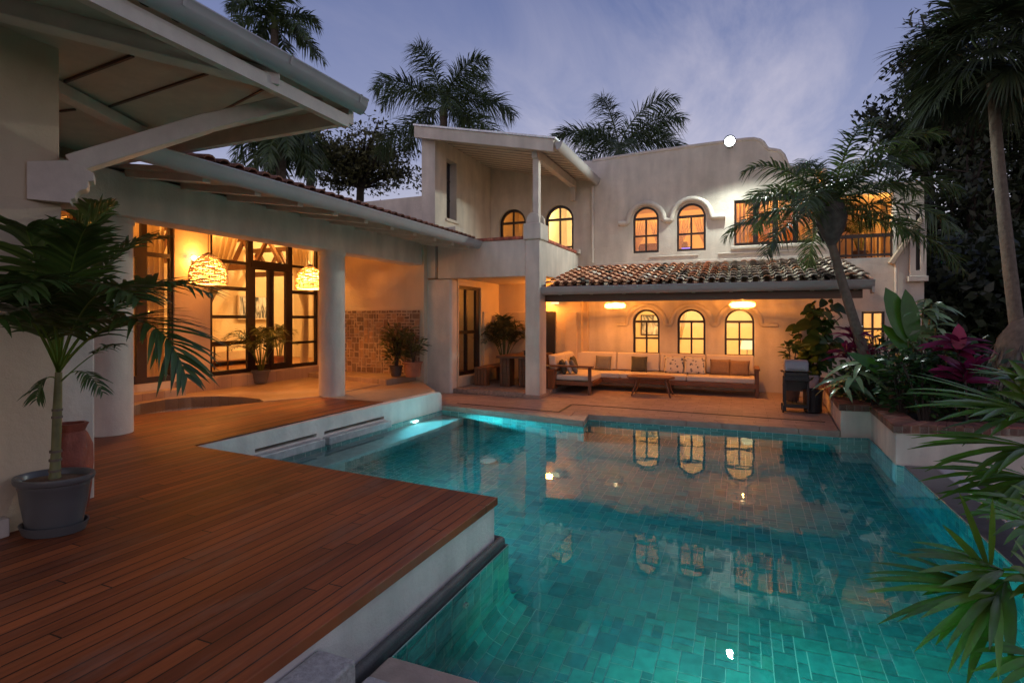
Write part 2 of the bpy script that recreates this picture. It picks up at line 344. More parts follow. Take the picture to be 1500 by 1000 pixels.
    def build(s, name, mat, parent=None, bevel=0.0, smooth=False, seg=2):
        me = bpy.data.meshes.new(name); o = bpy.data.objects.new(name, me); COL.objects.link(o)
        off = Vector((0, 0, 0))
        if parent is not None: o.parent = parent; off = wloc(parent)
        va = np.array([tuple(p) for p in s.v], dtype=np.float64) - np.array(off[:])
        me.from_pydata(va.tolist(), [], s.f)
        if any(t != (1, 1, 1) for t in s.t):
            at = me.color_attributes.new('tint', 'FLOAT_COLOR', 'CORNER')
            ln = np.array([len(f) for f in s.f]); cols = np.repeat(np.array([(*t, 1.0) for t in s.t]), ln, axis=0)
            if len(cols) == len(at.data): at.data.foreach_set('color', cols.ravel().astype(np.float32))
        else:
            at = me.color_attributes.new('tint', 'FLOAT_COLOR', 'POINT'); at.data.foreach_set('color', np.ones(len(me.vertices) * 4, dtype=np.float32))
        me.materials.append(mat)
        bm = bmesh.new(); bm.from_mesh(me); bmesh.ops.recalc_face_normals(bm, faces=bm.faces); bm.to_mesh(me); bm.free()
        if smooth: me.shade_smooth(); me.set_sharp_from_angle(angle=R(40))
        if bevel:
            m = o.modifiers.new('bevel', 'BEVEL'); m.width = bevel; m.segments = seg; m.limit_method = 'ANGLE'; m.angle_limit = R(40); m.harden_normals = True
            me.shade_smooth()
        me.update(); return o

def leaf_obj(name, mat, verts, faces, tints, parent=None, smooth=False):
    me = bpy.data.meshes.new(name); o = bpy.data.objects.new(name, me); COL.objects.link(o)
    off = np.zeros(3)
    if parent is not None: o.parent = parent; off = np.array(wloc(parent)[:])
    v = np.asarray(verts, dtype=np.float64) - off; f = np.asarray(faces, dtype=np.int32); k = f.shape[1]
    me.vertices.add(len(v)); me.vertices.foreach_set('co', v.ravel().astype(np.float32))
    me.loops.add(f.size); me.loops.foreach_set('vertex_index', f.ravel())
    me.polygons.add(len(f)); me.polygons.foreach_set('loop_start', np.arange(0, f.size, k, dtype=np.int32))
    me.update(calc_edges=True)
    at = me.color_attributes.new('tint', 'FLOAT_COLOR', 'POINT')
    c = np.ones((len(v), 4), dtype=np.float32); c[:, :3] = tints; at.data.foreach_set('color', c.ravel())
    me.materials.append(mat); me.validate()
    if smooth: me.shade_smooth()
    return o
class LB:            # leaf batch: quads in numpy
    def __init__(s): s.v = []; s.f = []; s.c = []; s.n = 0
    def strip(s, L, Rr, tint):     # two rails of equal length
        k = len(L); o = s.n
        for a, b in zip(L, Rr): s.v.append(tuple(a)); s.v.append(tuple(b))
        for i in range(k - 1): s.f.append((o + 2 * i, o + 2 * i + 1, o + 2 * i + 3, o + 2 * i + 2))
        s.c += [tint] * (2 * k); s.n += 2 * k
    def blade(s, pts, widths, normal, tint, fold=0.25):   # folded blade: centre line + two edges
        k = len(pts); o = s.n; nv = Vector(normal)
        for i, p in enumerate(pts):
            p = Vector(p); d = Vector(pts[min(i + 1, k - 1)]) - Vector(pts[max(i - 1, 0)])
            sd = d.cross(nv)
            if sd.length < 1e-7: sd = d.orthogonal()
            sd.normalize(); up = sd.cross(d).normalized(); w = widths[i]
            s.v += [tuple(p - sd * w + up * w * fold), tuple(p), tuple(p + sd * w + up * w * fold)]
        for i in range(k - 1):
            a = o + 3 * i; s.f += [(a, a + 1, a + 4, a + 3), (a + 1, a + 2, a + 5, a + 4)]
        s.c += [tint] * (3 * k); s.n += 3 * k
    def build(s, name, mat, parent=None, smooth=True): return leaf_obj(name, mat, s.v, s.f, np.array(s.c), parent, smooth)

def tv(lo=.7, hi=1.35): a = random.uniform(lo, hi); return (a * random.uniform(.9, 1.1), a, a * random.uniform(.85, 1.1))

def arch(x0, x1, z0, zs, n=18):
    r = (x1 - x0) / 2; c = (x0 + x1) / 2
    return [(x0, z0), (x1, z0)] + [(c + r * math.cos(PI * i / n), zs + r * math.sin(PI * i / n)) for i in range(n + 1)]
def rect(x0, x1, z0, z1): return [(x0, z0), (x1, z0), (x1, z1), (x0, z1)]
EX, EY, EZ = Vector((1, 0, 0)), Vector((0, 1, 0)), Vector((0, 0, 1))

def light(kind, name, loc, energy, col, size=.1, target=None, parent=None, **kw):
    d = bpy.data.lights.new(name, kind); d.energy = energy; d.color = col
    if kind in ('POINT', 'SPOT'): d.shadow_soft_size = size
    if kind == 'AREA': d.shape = 'DISK'; d.size = size
    for k, v in kw.items(): setattr(d, k, v)
    o = bpy.data.objects.new(name, d); COL.objects.link(o)
    if parent is not None: o.parent = parent; loc = Vector(loc) - wloc(parent)
    o.location = loc
    if target is not None: o.rotation_euler = (Vector(target) - Vector(loc) - (wloc(parent) if parent is not None else Vector())).to_track_quat('-Z', 'Y').to_euler()
    return o
LAMP = (1.0, .34, .055); WARM = (1.0, .43, .10); WARMW = (1.0, .60, .22)

# ================================================================== SETTING
WZ, DZ = -0.10, 0.30
g = MB(); g.slab([(-160, -120), (160, -120), (160, 200), (-160, 200)], [[(-5.95, 2.2), (3.25, 2.2), (3.25, 8.2), (1.9, 8.2), (1.9, 10.0), (-5.95, 10.0)]], (0, 0, -.3), EX, EY, EZ, .1)
tag(g.build('ground', MATS['ground_earth']), kind='structure')

def tiles(mbt, mbg, O, U, V, N, w, h, cell, gap, pal, skip=None, grout=True, lift=.004, var=(.92, 1.08), jit=0.0):
    O, U, V, N = Vector(O), Vector(U), Vector(V), Vector(N); nx, ny = max(1, round(w / cell)), max(1, round(h / cell)); cx, cy = w / nx, h / ny
    used = np.zeros((nx, ny), bool); opts = [(1, 1), (2, 1), (1, 2), (2, 2), (2, 2), (3, 2), (2, 3), (2, 1)]
    for j in range(ny):
        for i in range(nx):
            if used[i, j]: continue
            o = [q for q in opts if i + q[0] <= nx and j + q[1] <= ny and not used[i:i + q[0], j:j + q[1]].any()]
            a, b = random.choice(o); used[i:i + a, j:j + b] = True
            x0, x1, y0, y1 = i * cx + gap, (i + a) * cx - gap, j * cy + gap, (j + b) * cy - gap
            if skip and skip((x0 + x1) / 2, (y0 + y1) / 2): continue
            p = random.choice(pal); k = random.uniform(*var)
            z = N * lift; J = lambda: random.uniform(-jit, jit) + 0.0
            mbt.add([O + U * (x0 + abs(J())) + V * (y0 + abs(J())) + z, O + U * (x1 - abs(J())) + V * (y0 + abs(J())) + z, O + U * (x1 - abs(J())) + V * (y1 - abs(J())) + z, O + U * (x0 + abs(J())) + V * (y1 - abs(J())) + z], [(0, 1, 2, 3)], (p[0] * k, p[1] * k, p[2] * k))
    if grout: mbg.add([O, O + U * w, O + U * w + V * h, O + V * h], [(0, 1, 2, 3)])
PAL = [(.05, .29, .255), (.06, .32, .27), (.045, .265, .24), (.065, .325, .265), (.055, .28, .235), (.075, .295, .23), (.04, .21, .19)]
FZ = -1.10
POOL = [(-1.76, 2.42), (-1.76, 4.10), (-5.74, 4.42), (-5.58, 9.62), (-2.49, 9.06), (-2.59, 9.74), (1.40, 9.79), (1.80, 9.93), (1.80, 8.25), (1.87, 8.2), (1.87, 2.42)]
mt, mg = MB(), MB()
tiles(mt, mg, (-5.95, 2.40, FZ), EX, EY, EZ, 7.85, 7.6, .074, .0032, PAL, skip=lambda x, y: (x < 4.1 and y < 1.6), grout=False)
mg.add([(-1.9, 2.3, FZ), (1.95, 2.3, FZ), (1.95, 4.0, FZ), (-1.9, 4.0, FZ)], [(0, 1, 2, 3)]); mg.add([(-6, 4.0, FZ), (1.95, 4.0, FZ), (1.95, 10, FZ), (-6, 10, FZ)], [(0, 1, 2, 3)])
for i in range(len(POOL)):
    a, b = Vector((*POOL[i], 0)), Vector((*POOL[(i + 1) % len(POOL)], 0)); d = b - a; w = d.length; d.normalize(); n = Vector((d.y, -d.x, 0))
    top = -.088
    tiles(mt, mg, (a.x, a.y, FZ), d, EZ, n, w, top - FZ, .105, .0048, PAL, var=(.7, 1.25))
# tiled coves where the deck wall and the overflow wall meet the floor
for (a, d, n, w) in (((-1.76, 2.42), (0, 1, 0), (1, 0, 0), 1.68), ((-1.76, 4.10), (-1, .08, 0), (.08, 1, 0), 3.4), ((1.87, 8.2), (0, -1, 0), (-1, 0, 0), 5.78)):
    n = Vector(n).normalized(); d = Vector(d).normalized(); r = .24
    for e_ in (0, w): q_ = Vector((*a, FZ)) + d * e_; mt.add([q_ + EZ * .0] + [q_ + n * (r - r * math.cos(PI / 2 * k / 8)) + EZ * (r - r * math.sin(PI / 2 * k / 8)) for k in range(9)], [tuple(range(10))], PAL[0])
    for k in range(5):
        t0, t1 = PI / 2 * k / 5, PI / 2 * (k + 1) / 5; r = .24; n = Vector(n)
        p0 = Vector((*a, FZ)) + n * (r - r * math.cos(t0)) + EZ * (r - r * math.sin(t0)); p1 = Vector((*a, FZ)) + n * (r - r * math.cos(t1)) + EZ * (r - r * math.sin(t1))
        v = p1 - p0; tiles(mt, mg, p0 + n * .006 + EZ * .006, Vector(d), v.normalized(), Vector(d).cross(v).normalized() * (1 if Vector(d).cross(v).dot(n) > 0 else -1), w, v.length, .125, .0035, PAL)
# submerged bench along the low white wall and the deck
mgb = MB(); mgb.prism([(-5.74, 4.43), (-5.15, 4.40), (-4.97, 8.4), (-5.0, 9.45), (-5.58, 9.58)], FZ + .02, -.50, (.16, .26, .24))
basin = tag(mt.build('pool_basin', MATS['pool_tile_green_stone']), kind='structure')
mg.build('tile_grout', MATS['pool_grout'], basin); mgb.build('submerged_bench', MATS['pool_tile_green_stone'], basin, bevel=.04)
def water_body(name, poly, z, zb):          # one face, normal up
    ar = sum(poly[i - 1][0] * poly[i][1] - poly[i][0] * poly[i - 1][1] for i in range(len(poly)))
    poly = poly if ar > 0 else poly[::-1]; n = len(poly); me = bpy.data.meshes.new(name)     # closed body of water, a hair wider than its basin
    me.from_pydata([(x, y, z) for x, y in poly] + [(x, y, zb) for x, y in poly], [], [tuple(range(n)), tuple(range(2 * n - 1, n - 1, -1))] + [(i, i + n, (i + 1) % n + n, (i + 1) % n) for i in range(n)])
    me.materials.append(MATS['clear_pool_water']); o = bpy.data.objects.new(name, me); COL.objects.link(o); return tag(o, kind='structure')
water_body('pool_water', [(-1.79, 2.40), (-1.79, 4.13), (-5.77, 4.45), (-5.60, 9.64), (-2.47, 9.08), (-2.57, 9.77), (1.39, 9.81), (1.82, 9.95), (1.82, 8.26), (1.89, 8.21), (1.89, 2.40)], WZ, FZ - .03)

dq = thing('floor_drain_cover', (-3.5, 7.4, FZ), 'small pale round cover on the pool floor', 'drain'); m_ = MB(); m_.lathe([(.0, .03), (.11, .028), (.125, .012), (.125, .0)], (-3.5, 7.4, FZ), 24); m_.build('cover', MATS['white_painted_wood'], dq, smooth=True)
# deck of wooden planks
CURVE = [(-7.72, 7.12), (-8.5, 5.25), (-8.6, 3.6)]; PIT = [(-8.497, 5.25), (-9.1, 5.55), (-9.42, 6.1), (-9.52, 6.6), (-9.38, 7.0), (-9.0, 7.28), (-8.5, 7.36), (-8.0, 7.3), (-7.717, 7.125)]
d = MB(); d.prism([(-1.83, -4), (-1.83, 4.05), (-5.79, 4.36), (-5.80, 7.95), (-7.25, 7.95)] + CURVE + [(-8.6, -4)], DZ - .06, DZ)
tag(d.build('wooden_deck', MATS['deck_planks'], bevel=.006), kind='structure')
t = MB(); t.prism([(-7.25, 7.95), (-5.80, 7.95), (-5.73, 9.62), (-6.0, 9.9), (-7.15, 11.25), (-7.4, 11.25)], .0, .296)
tag(t.build('lower_terrace_floor', MATS['terrace_tiles'], bevel=.01), kind='structure')
t = MB(); t.prism([(-10.2, 3.0), (-8.603, 3.0), (-8.603, 3.6)] + PIT + [(-7.253, 7.952), (-7.253, 8.0), (-7.40, 11.3), (-10.2, 11.3)], .12, .31)
tag(t.build('upper_terrace_floor', MATS['terrace_tiles']), kind='structure')
t = MB(); t.prism([(-10.2, 10.55), (-7.18, 9.95), (-7.17, 11.275), (-10.2, 11.275)], .2, .42); tag(t.build('raised_terrace_step', MATS['terrace_tiles'], bevel=.012), kind='structure')
t = MB(); t.prism([(-9.7, 5.0), (-7.6, 5.0), (-7.6, 7.6), (-9.7, 7.6)], -.1, .06)
for k in range(len(PIT) - 1): a_, b_ = PIT[k], PIT[k + 1]; t.add([(*a_, .05), (*b_, .05), (*b_, .302), (*a_, .302)], [(0, 1, 2, 3)])
tag(t.build('sunken_pit', MATS['grey_step_stone']), kind='structure')
I = [(-5.58, 9.62), (-2.49, 9.06), (-2.59, 9.74), (1.40, 9.79)]; O_ = [(1.40, 10.10), (-2.92, 10.06), (-2.83, 9.42), (-5.62, 9.92)]
c = MB()
def strip_blocks(mb, A0, A1, B0, B1, n, z0, z1):      # blocks between two edges
    for k in range(n):
        t0, t1 = k / n + .0008, (k + 1) / n - .0008; L = lambda P, Q, t: (P[0] + (Q[0] - P[0]) * t, P[1] + (Q[1] - P[1]) * t)
        q = random.uniform(.9, 1.08); mb.prism([L(A0, A1, t0), L(A0, A1, t1), L(B0, B1, t1), L(B0, B1, t0)], z0, z1 + random.uniform(-.0006, .0006), (q, q, q))
strip_blocks(c, I[0], I[1], O_[3], O_[2], 5, -.085, .008); strip_blocks(c, I[1], I[2], O_[2], O_[1], 1, -.085, .008); strip_blocks(c, I[2], I[3], O_[1], O_[0], 7, -.085, .008)
tag(c.build('pool_coping', MATS['stone_coping'], bevel=.005), kind='structure')
p = MB(); p.prism([(-5.66, 9.93), (-2.85, 9.43), (-2.93, 10.07), (1.40, 10.11), (1.63, 14.38), (-7.0, 14.38), (-7.0, 11.25), (-6.0, 9.9)], -.28, 0)
tag(p.build('patio_floor', MATS['travertine_paving']), kind='structure')
dr = MB()
for a, b in (((-5.44, 9.99), (-3.17, 9.80)), ((-3.17, 9.80), (-3.21, 10.78)), ((-3.21, 10.78), (1.30, 10.60))):
    dr.bar((*a, .0045), (*b, .0045), .045, .006)
tag(dr.build('floor_drain', MATS['drain_grate']), kind='structure')
p = MB(); p.prism([(-6.3, 11.36), (-4.44, 11.28), (-4.44, 11.75), (-4.1, 11.75), (-4.1, 13.99), (-6.3, 13.99)], .002, .11)
tag(p.build('dining_floor', MATS['pebble_floor'], bevel=.015), kind='structure')
n = MB(); n.prism([(-1.40, -6), (3.2, -6), (3.2, 2.12), (-1.40, 2.12)], -.3, -.05); tag(n.build('near_paving', MATS['travertine_paving']), kind='structure')
n = MB(); n.prism([(-1.74, 2.13), (1.87, 2.13), (1.87, 2.44), (-1.74, 2.44)], -.14, -.045); tag(n.build('near_coping', MATS['stone_coping'], bevel=.02), kind='structure')
s = MB(); s.box((-1.84, -1, -.3), (-1.62, 2.02, .20)); s.box((-1.615, -1, -.3), (-1.405, 2.10, .085))
tag(s.build('stone_steps', MATS['grey_step_stone'], bevel=.015), kind='structure')
# overflow edge and lower catch basin
o = MB(); o.prism([(1.872, 2.1), (2.20, 2.1), (2.20, 8.30), (1.872, 8.24)], -.35, -.088); tag(o.build('overflow_edge', MATS['dark_wet_stone'], bevel=.01), kind='structure')
o = MB(); o.prism([(2.203, 2.1), (2.38, 2.1), (2.38, 8.38), (2.203, 8.33)], -1.0, -.080); tag(o.build('overflow_lip', MATS['pale_lip_stone'], bevel=.025), kind='structure')
o = MB(); o.prism([(2.38, 2.1), (3.25, 2.1), (3.25, 8.7), (2.38, 8.4)], -1.05, -1.0); o.box((3.2, 2.1, -1), (3.35, 8.65, -.26)); o.box((2.38, 2.0, -1), (3.3, 2.1, -.26))
bb = tag(o.build('catch_basin', MATS['dark_wet_stone']), kind='structure')
water_body('basin_water', [(2.375, 2.09), (3.21, 2.09), (3.21, 8.62), (2.375, 8.39)], -.55, -1.02)

# low white wall beside the pool with two overflow slots
A = Vector((-5.76, 4.38, 0)); B = Vector((-5.60, 9.64, 0)); U = (B - A).normalized(); Ln = (B - A).length; N = Vector((U.y, -U.x, 0))
lw = thing('pool_side_wall', A, 'low white wall with rounded end along the left pool edge, two dark slots at the waterline', 'wall')
m = MB(); cr = [(Ln - .13 + .13 * math.sin(PI / 2 * k / 6), .155 + .13 * math.cos(PI / 2 * k / 6)) for k in range(7)]
m.slab([(0, -1.08), (Ln, -1.08)] + cr[::-1] + [(0, .285)], [rect(.78, 1.84, .035, .085), rect(2.00, 3.40, .035, .085)], A, U, EZ, N, .20)
m.build('wall_body', MATS['pool_wall_stucco'], lw, bevel=.02)
m = MB(); m.obox(A + U * 1.3 - N * .25 + EZ * .06, U * 1.0, N * .05, EZ * .06); m.obox(A + U * 2.7 - N * .25 + EZ * .06, U * .9, N * .05, EZ * .06)
m.build('slot_dark_back', MATS['drain_grate'], lw)  # black boxes behind the slots put their shade into colour
for y0, y1 in ((.74, 1.88), (1.96, 3.44)):
    m = MB(); m.obox(A + U * (y0 + y1) / 2 + N * .065 + EZ * -.045, U * (y1 - y0) / 2, N * .07, EZ * .062); m.build('ledge', MATS['pale_lip_stone'], lw, bevel=.02)
# deck retaining wall
dw = thing('deck_wall', (-1.9, 4, 0), 'white rendered wall under the projecting corner of the wooden deck with dark rolled coping at water level', 'wall')
m = MB(); m.prism([(-1.845, -1), (-1.845, 4.035), (-5.75, 4.345), (-5.75, 4.1), (-2.1, 3.8), (-2.1, -1)], -1.08, .272); m.build('wall_body', MATS['pool_wall_stucco'], dw, bevel=.03, seg=3)
m = MB(); m.prism([(-1.84, 2.14), (-1.775, 2.14), (-1.775, 4.09), (-5.70, 4.425), (-5.70, 4.36), (-1.84, 4.03)], -.16, -.018); m.build('waterline_coping', MATS['charcoal_coping'], dw, bevel=.035, seg=4)

# brick-capped planter
PL = [(1.64, 14.36), (1.43, 9.93), (1.85, 9.99), (1.79, 8.26), (2.84, 8.56), (4.9, 9.1), (4.9, 14.36)]
def inset(P, dd):
    out = []; k = len(P)
    for i in range(k):
        a, b, c_ = Vector(P[i - 1]), Vector(P[i]), Vector(P[(i + 1) % k]); d1 = (b - a).normalized(); d2 = (c_ - b).normalized()
        n1 = Vector((-d1.y, d1.x)); n2 = Vector((-d2.y, d2.x)); m_ = (n1 + n2).normalized(); out.append(tuple(b + m_ * dd / max(.35, m_.dot(n1))))
    return out
IN = inset(PL, .27)
pw = thing('planter_wall', (1.8, 8.3, 0), 'white zigzag planter wall with red brick cap beside the pool', 'planter')
m = MB(); m.slab(PL, [IN], (0, 0, .31), EX, EY, EZ, 1.3); m.build('wall_body', MATS['white_stucco'], pw, bevel=.012)
m = MB()
OUTC, INC = inset(PL, -.025), inset(PL, .30)
for i in range(5):
    a, b = OUTC[i], OUTC[i + 1]; a2, b2 = INC[i], INC[i + 1]; nb = max(2, int((Vector(b) - Vector(a)).length / .095))
    for k in range(nb):
        t0, t1 = k / nb + .04 / nb, (k + 1) / nb - .04 / nb; L = lambda P, Q, t: (P[0] + (Q[0] - P[0]) * t, P[1] + (Q[1] - P[1]) * t); q = random.uniform(.55, 1.3)
        m.prism([L(a, b, t0), L(a, b, t1), L(a2, b2, t1), L(a2, b2, t0)], .312, .415 + random.uniform(-.004, .004), (q, q * random.uniform(.85, 1.1), q))
m.build('brick_cap', MATS['brick_cap_clay'], pw)
m = MB(); m.slab(OUTC[:6] + [(4.9, 14.3), (1.66, 14.3)], [IN], (0, 0, .395), EX, EY, EZ, .08, (.5, .5, .5)); m.build('mortar_bed', MATS['stone_coping'], pw)
m = MB(); m.prism(inset(PL, .26), .1, .34); tag(m.build('planter_soil', MATS['dark_soil']), kind='structure')
# ================================================================== MAIN HOUSE
YF = 14.39
house = thing('main_house', (-1.7, YF, 0), 'two-storey white stucco house with arched brown windows, curved parapet and corner balcony behind the pool', 'house')
ST, FR, GL = MATS['white_stucco'], MATS['dark_brown_frame'], MATS['window_glass']
LWIN = [(-2.63, -1.95), (-1.515, -.84), (-.40, .28)]; UWIN = [(-2.63, -1.97), (-1.53, -.83)]; BWIN = [(-6.46, -5.64), (-5.06, -4.24)]
holes = [arch(a, b, .82, 2.0 - (b - a) / 2) for a, b in LWIN] + [arch(a, b, 3.46, 4.66 - (b - a) / 2) for a, b in UWIN] + [arch(a, b, 2.97, 4.89 - (b - a) / 2) for a, b in BWIN]
holes += [rect(-.18, 1.57, 3.53, 4.64), rect(1.86, 3.08, 3.12, 4.55), rect(2.48, 2.92, 1.12, 1.92)]
top = [(3.64, 4.72), (1.62, 4.9), (1.45, 5.15), (1.40, 5.24), (1.28, 5.28), (1.06, 5.30), (.99, 5.36), (.95, 5.48), (.90, 5.62), (.82, 5.72), (.70, 5.76), (.58, 5.79), (.52, 5.86), (.47, 5.96), (.39, 6.03), (.25, 6.08), (.05, 6.09), (-.75, 6.085), (-1.55, 6.07), (-2.6, 6.04), (-3.71, 6.0), (-7.10, 6.36)]
m = MB(); m.slab([(-7.10, 2.75), (-3.92, 2.75), (-3.92, -.1), (3.64, -.1)] + top, holes, (0, YF, 0), EX, EZ, -EY, .24); m.build('wall', ST, house)
m = MB(); m.box((3.42, YF + .241, -.1), (3.64, 19.5, 4.72)); m.build('wall', ST, house)
# coping roll along the parapet
m = MB(); pts = [(x, YF + .02, z + .005) for x, z in top[1:-1]]; m.tube(pts, .05, 8); m.build('parapet_cap', ST, house, smooth=True)

def arch_window(parent, x0, x1, z0, z1, y, rows, w=.052, mid=True, name='window'):
    r = (x1 - x0) / 2; zs = z1 - r; A0 = arch(x0 + .004, x1 - .004, z0 + .004, zs); hs = []
    n = 16; c = (x0 + x1) / 2; ri = r - w
    base = zs + .02; pts = [(c + ri * math.cos(PI * i / n), zs + ri * math.sin(PI * i / n)) for i in range(n + 1)]
    hs_top = [(max(p[0], x0 + w), max(p[1], base + .03)) for p in pts]
    if mid == 'full':
        hs.append([p for p in [(c + .022, base + .03)] + [q for q in hs_top if q[0] > c + .022] + [(c + .022, zs + ri * .995)]])
        hs.append([p for p in [(c - .022, zs + ri * .995)] + [q for q in hs_top if q[0] < c - .022] + [(c - .022, base + .03)]])
    else: hs.append(hs_top)
    zz = [z0 + w + .01] + [z0 + (base - z0) * k / rows for k in range(1, rows)] + [base - .03]
    for k in range(rows):
        a = zz[k] + (.022 if k else 0); b = zz[k + 1] - (.022 if k < rows - 1 else 0)
        hs.append(rect(x0 + w, c - .022, a, b)); hs.append(rect(c + .022, x1 - w, a, b))
    m = MB(); m.slab(A0, hs, (0, y, 0), EX, EZ, -EY, .06)
    m.box((x0 + .02, y - .012, base - .03), (x1 - .02, y - .002, base + .03)); m.box((c - .012, y - .010, z0 + .03), (c + .012, y - .002, base))
    f = m.build(name, FR, parent)
    m = MB(); m.slab(arch(x0 + .03, x1 - .03, z0 + .03, zs), [], (0, y + .028, 0), EX, EZ, -EY, .006); m.build('pane', GL, f)
    return f
def eyebrow(wins, zs, rr, xl, xr, rad, ypos):       # raised moulding that arches over each window and steps flat between them
    pts = [(xl, zs - .02)]
    for a, b in wins:
        c = (a + b) / 2; r = (b - a) / 2 + rr
        pts += [(c - r - .02, zs - .02)] + [(c - r * math.cos(PI * i / 18), zs + r * math.sin(PI * i / 18)) for i in range(19)] + [(c + r + .02, zs - .02)]
    pts.append((xr, zs - .02)); m = MB(); q = []
    for p in pts:
        if not q or (Vector(p) - Vector(q[-1])).length > .015: q.append(p)
    m.tube([(x, ypos, z) for x, z in q], rad, 10); m.build('arch_moulding', ST, house, smooth=True)
for a, b in LWIN: arch_window(house, a, b, .82, 2.0, YF + .07, 2)
for a, b in UWIN: arch_window(house, a, b, 3.46, 4.66, YF + .05, 2)
for a, b in BWIN: arch_window(house, a, b, 2.97, 4.89, YF + .08, 2, w=.07, mid='full', name='balcony_door')
eyebrow(UWIN, 4.28, .13, -3.0, -.38, .072, YF - .015)
eyebrow(LWIN, 1.62, .15, -3.05, .78, .055, YF + .005)
# large casement window upstairs
m = MB(); xs = [-.18, .29, .72, 1.15, 1.57]; hs = []
for k in range(4):
    a, b = xs[k] + .05 + (.02 if k else 0), xs[k + 1] - .05
    hs += [rect(a, b, 3.60, 4.03), rect(a, b, 4.10, 4.57)] if k < 2 else [rect(a, b, 3.60, 4.57)]
m.slab(rect(-.176, 1.566, 3.534, 4.636), hs, (0, YF + .03, 0), EX, EZ, -EY, .07)
f = m.build('casement_window', FR, house); m = MB(); m.box((-.15, YF + .055, 3.56), (1.54, YF + .061, 4.61)); m.build('pane', GL, f)
m = MB(); m.box((-.26, YF - .05, 3.44), (1.68, YF - .002, 3.52)); m.build('sill', ST, house, bevel=.015)
m = MB(); m.box((-3.6, YF - .05, 3.14), (1.85, YF - .003, 3.22)); m.box((-2.2, YF - .02, 3.33), (-1.0, YF - .003, 3.36)); m.box((-.55, YF - .03, 3.335), (1.75, YF - .003, 3.37)); m.build('wall_ledge', MATS['white_painted_wood'], house, bevel=.01)
# small ground-floor window on the right
m = MB(); m.slab(rect(2.484, 2.916, 1.124, 1.916), [rect(2.53, 2.68, 1.17, 1.50), rect(2.72, 2.87, 1.17, 1.50), rect(2.53, 2.68, 1.55, 1.87), rect(2.72, 2.87, 1.55, 1.87)], (0, YF + .04, 0), EX, EZ, -EY, .06)
f = m.build('window', FR, house); m = MB(); m.box((2.5, YF + .06, 1.14), (2.9, YF + .066, 1.9)); m.build('pane', GL, f)
# open upstairs loggia on the right with railing, brace and niche
m = MB()
for k in range(10): x = 1.92 + k * .124; m.box((x, YF + .05, 3.13), (x + .03, YF + .08, 3.62))
m.box((1.862, YF + .035, 3.58), (3.078, YF + .095, 3.66)); m.box((1.862, YF + .04, 3.16), (3.078, YF + .09, 3.21)); m.build('railing', FR, house)
m = MB(); m.bar((3.02, YF - .06, 2.96), (3.58, YF - .06, 3.92), .10, .13, up=(0, -1, 0)); m.build('brace', MATS['terrace_stucco'], house, bevel=.02)
m = MB(); m.slab([(3.36, 2.62), (3.66, 2.62)] + [(3.51 + .15 * math.cos(PI * i / 10), 4.05 + .15 * math.sin(PI * i / 10)) for i in range(11)], [rect(3.47, 3.55, 2.80, 4.02)], (0, YF - .10, 0), EX, EZ, -EY, .098)
m.box((3.33, YF - .13, 2.56), (3.69, YF - .003, 2.68)); m.build('niche', ST, house, bevel=.012)
m = MB(); m.box((3.46, YF - .006, 2.78), (3.56, YF - .003, 4.05)); m.build('niche_dark_plate', MATS['drain_grate'], house)  # thin dark plate on the wall, the slot's shade put into colour
m = MB(); m.tube([(3.12, YF - .05, 4.3), (3.12, YF - .05, .4)], .03, 8); m.build('drainpipe', ST, house, smooth=True)
# interior shells: lower room, upper bedroom, two balcony rooms, loggia
def room(mat, x0, x1, y0, y1, z0, z1, name='interior_wall', floor='indoor_floor', t=.08, parent=None, openx=False):
    m = MB(); m.box((x0 - t, y1, z0 - t), (x1 + t, y1 + t, z1 + t)); m.box((x0 - t, y0, z0 - t), (x0, y1, z1 + t)); openx or m.box((x1, y0, z0 - t), (x1 + t, y1, z1 + t)); m.box((x0, y0, z1), (x1, y1, z1 + t))
    m.build(name, mat, parent or house); m = MB(); m.box((x0, y0, z0 - t), (x1, y1, z0)); m.build('interior_floor', MATS[floor], parent or house)
y0 = YF + .242
room(MATS['cream_plaster'], -3.80, 3.3, y0, 18.0, .05, 2.85)
room(MATS['cream_plaster'], -3.55, 1.75, y0, 18.2, 3.10, 5.2)
room(MATS['cream_plaster'], -7.0, -5.42, y0, 17.2, 2.96, 5.3); room(MATS['cream_plaster'], -5.30, -3.68, y0, 17.2, 2.96, 5.3)
room(MATS['cream_plaster'], 1.90, 3.2, y0, 16.2, 3.06, 4.60)
def W(x, y, z, e, c=WARM, s=.12, nm='room_light'): return light('POINT', nm, (x, y, z), e, c, s)
# downpipe left
m = MB(); m.tube([(-3.70, YF - .05, 5.3), (-3.70, YF - .05, 3.25)], .035, 10)
for z in (3.6, 4.6): m.box((-3.75, YF - .06, z), (-3.65, YF - .002, z + .03))
m.build('drainpipe', ST, house, smooth=True)

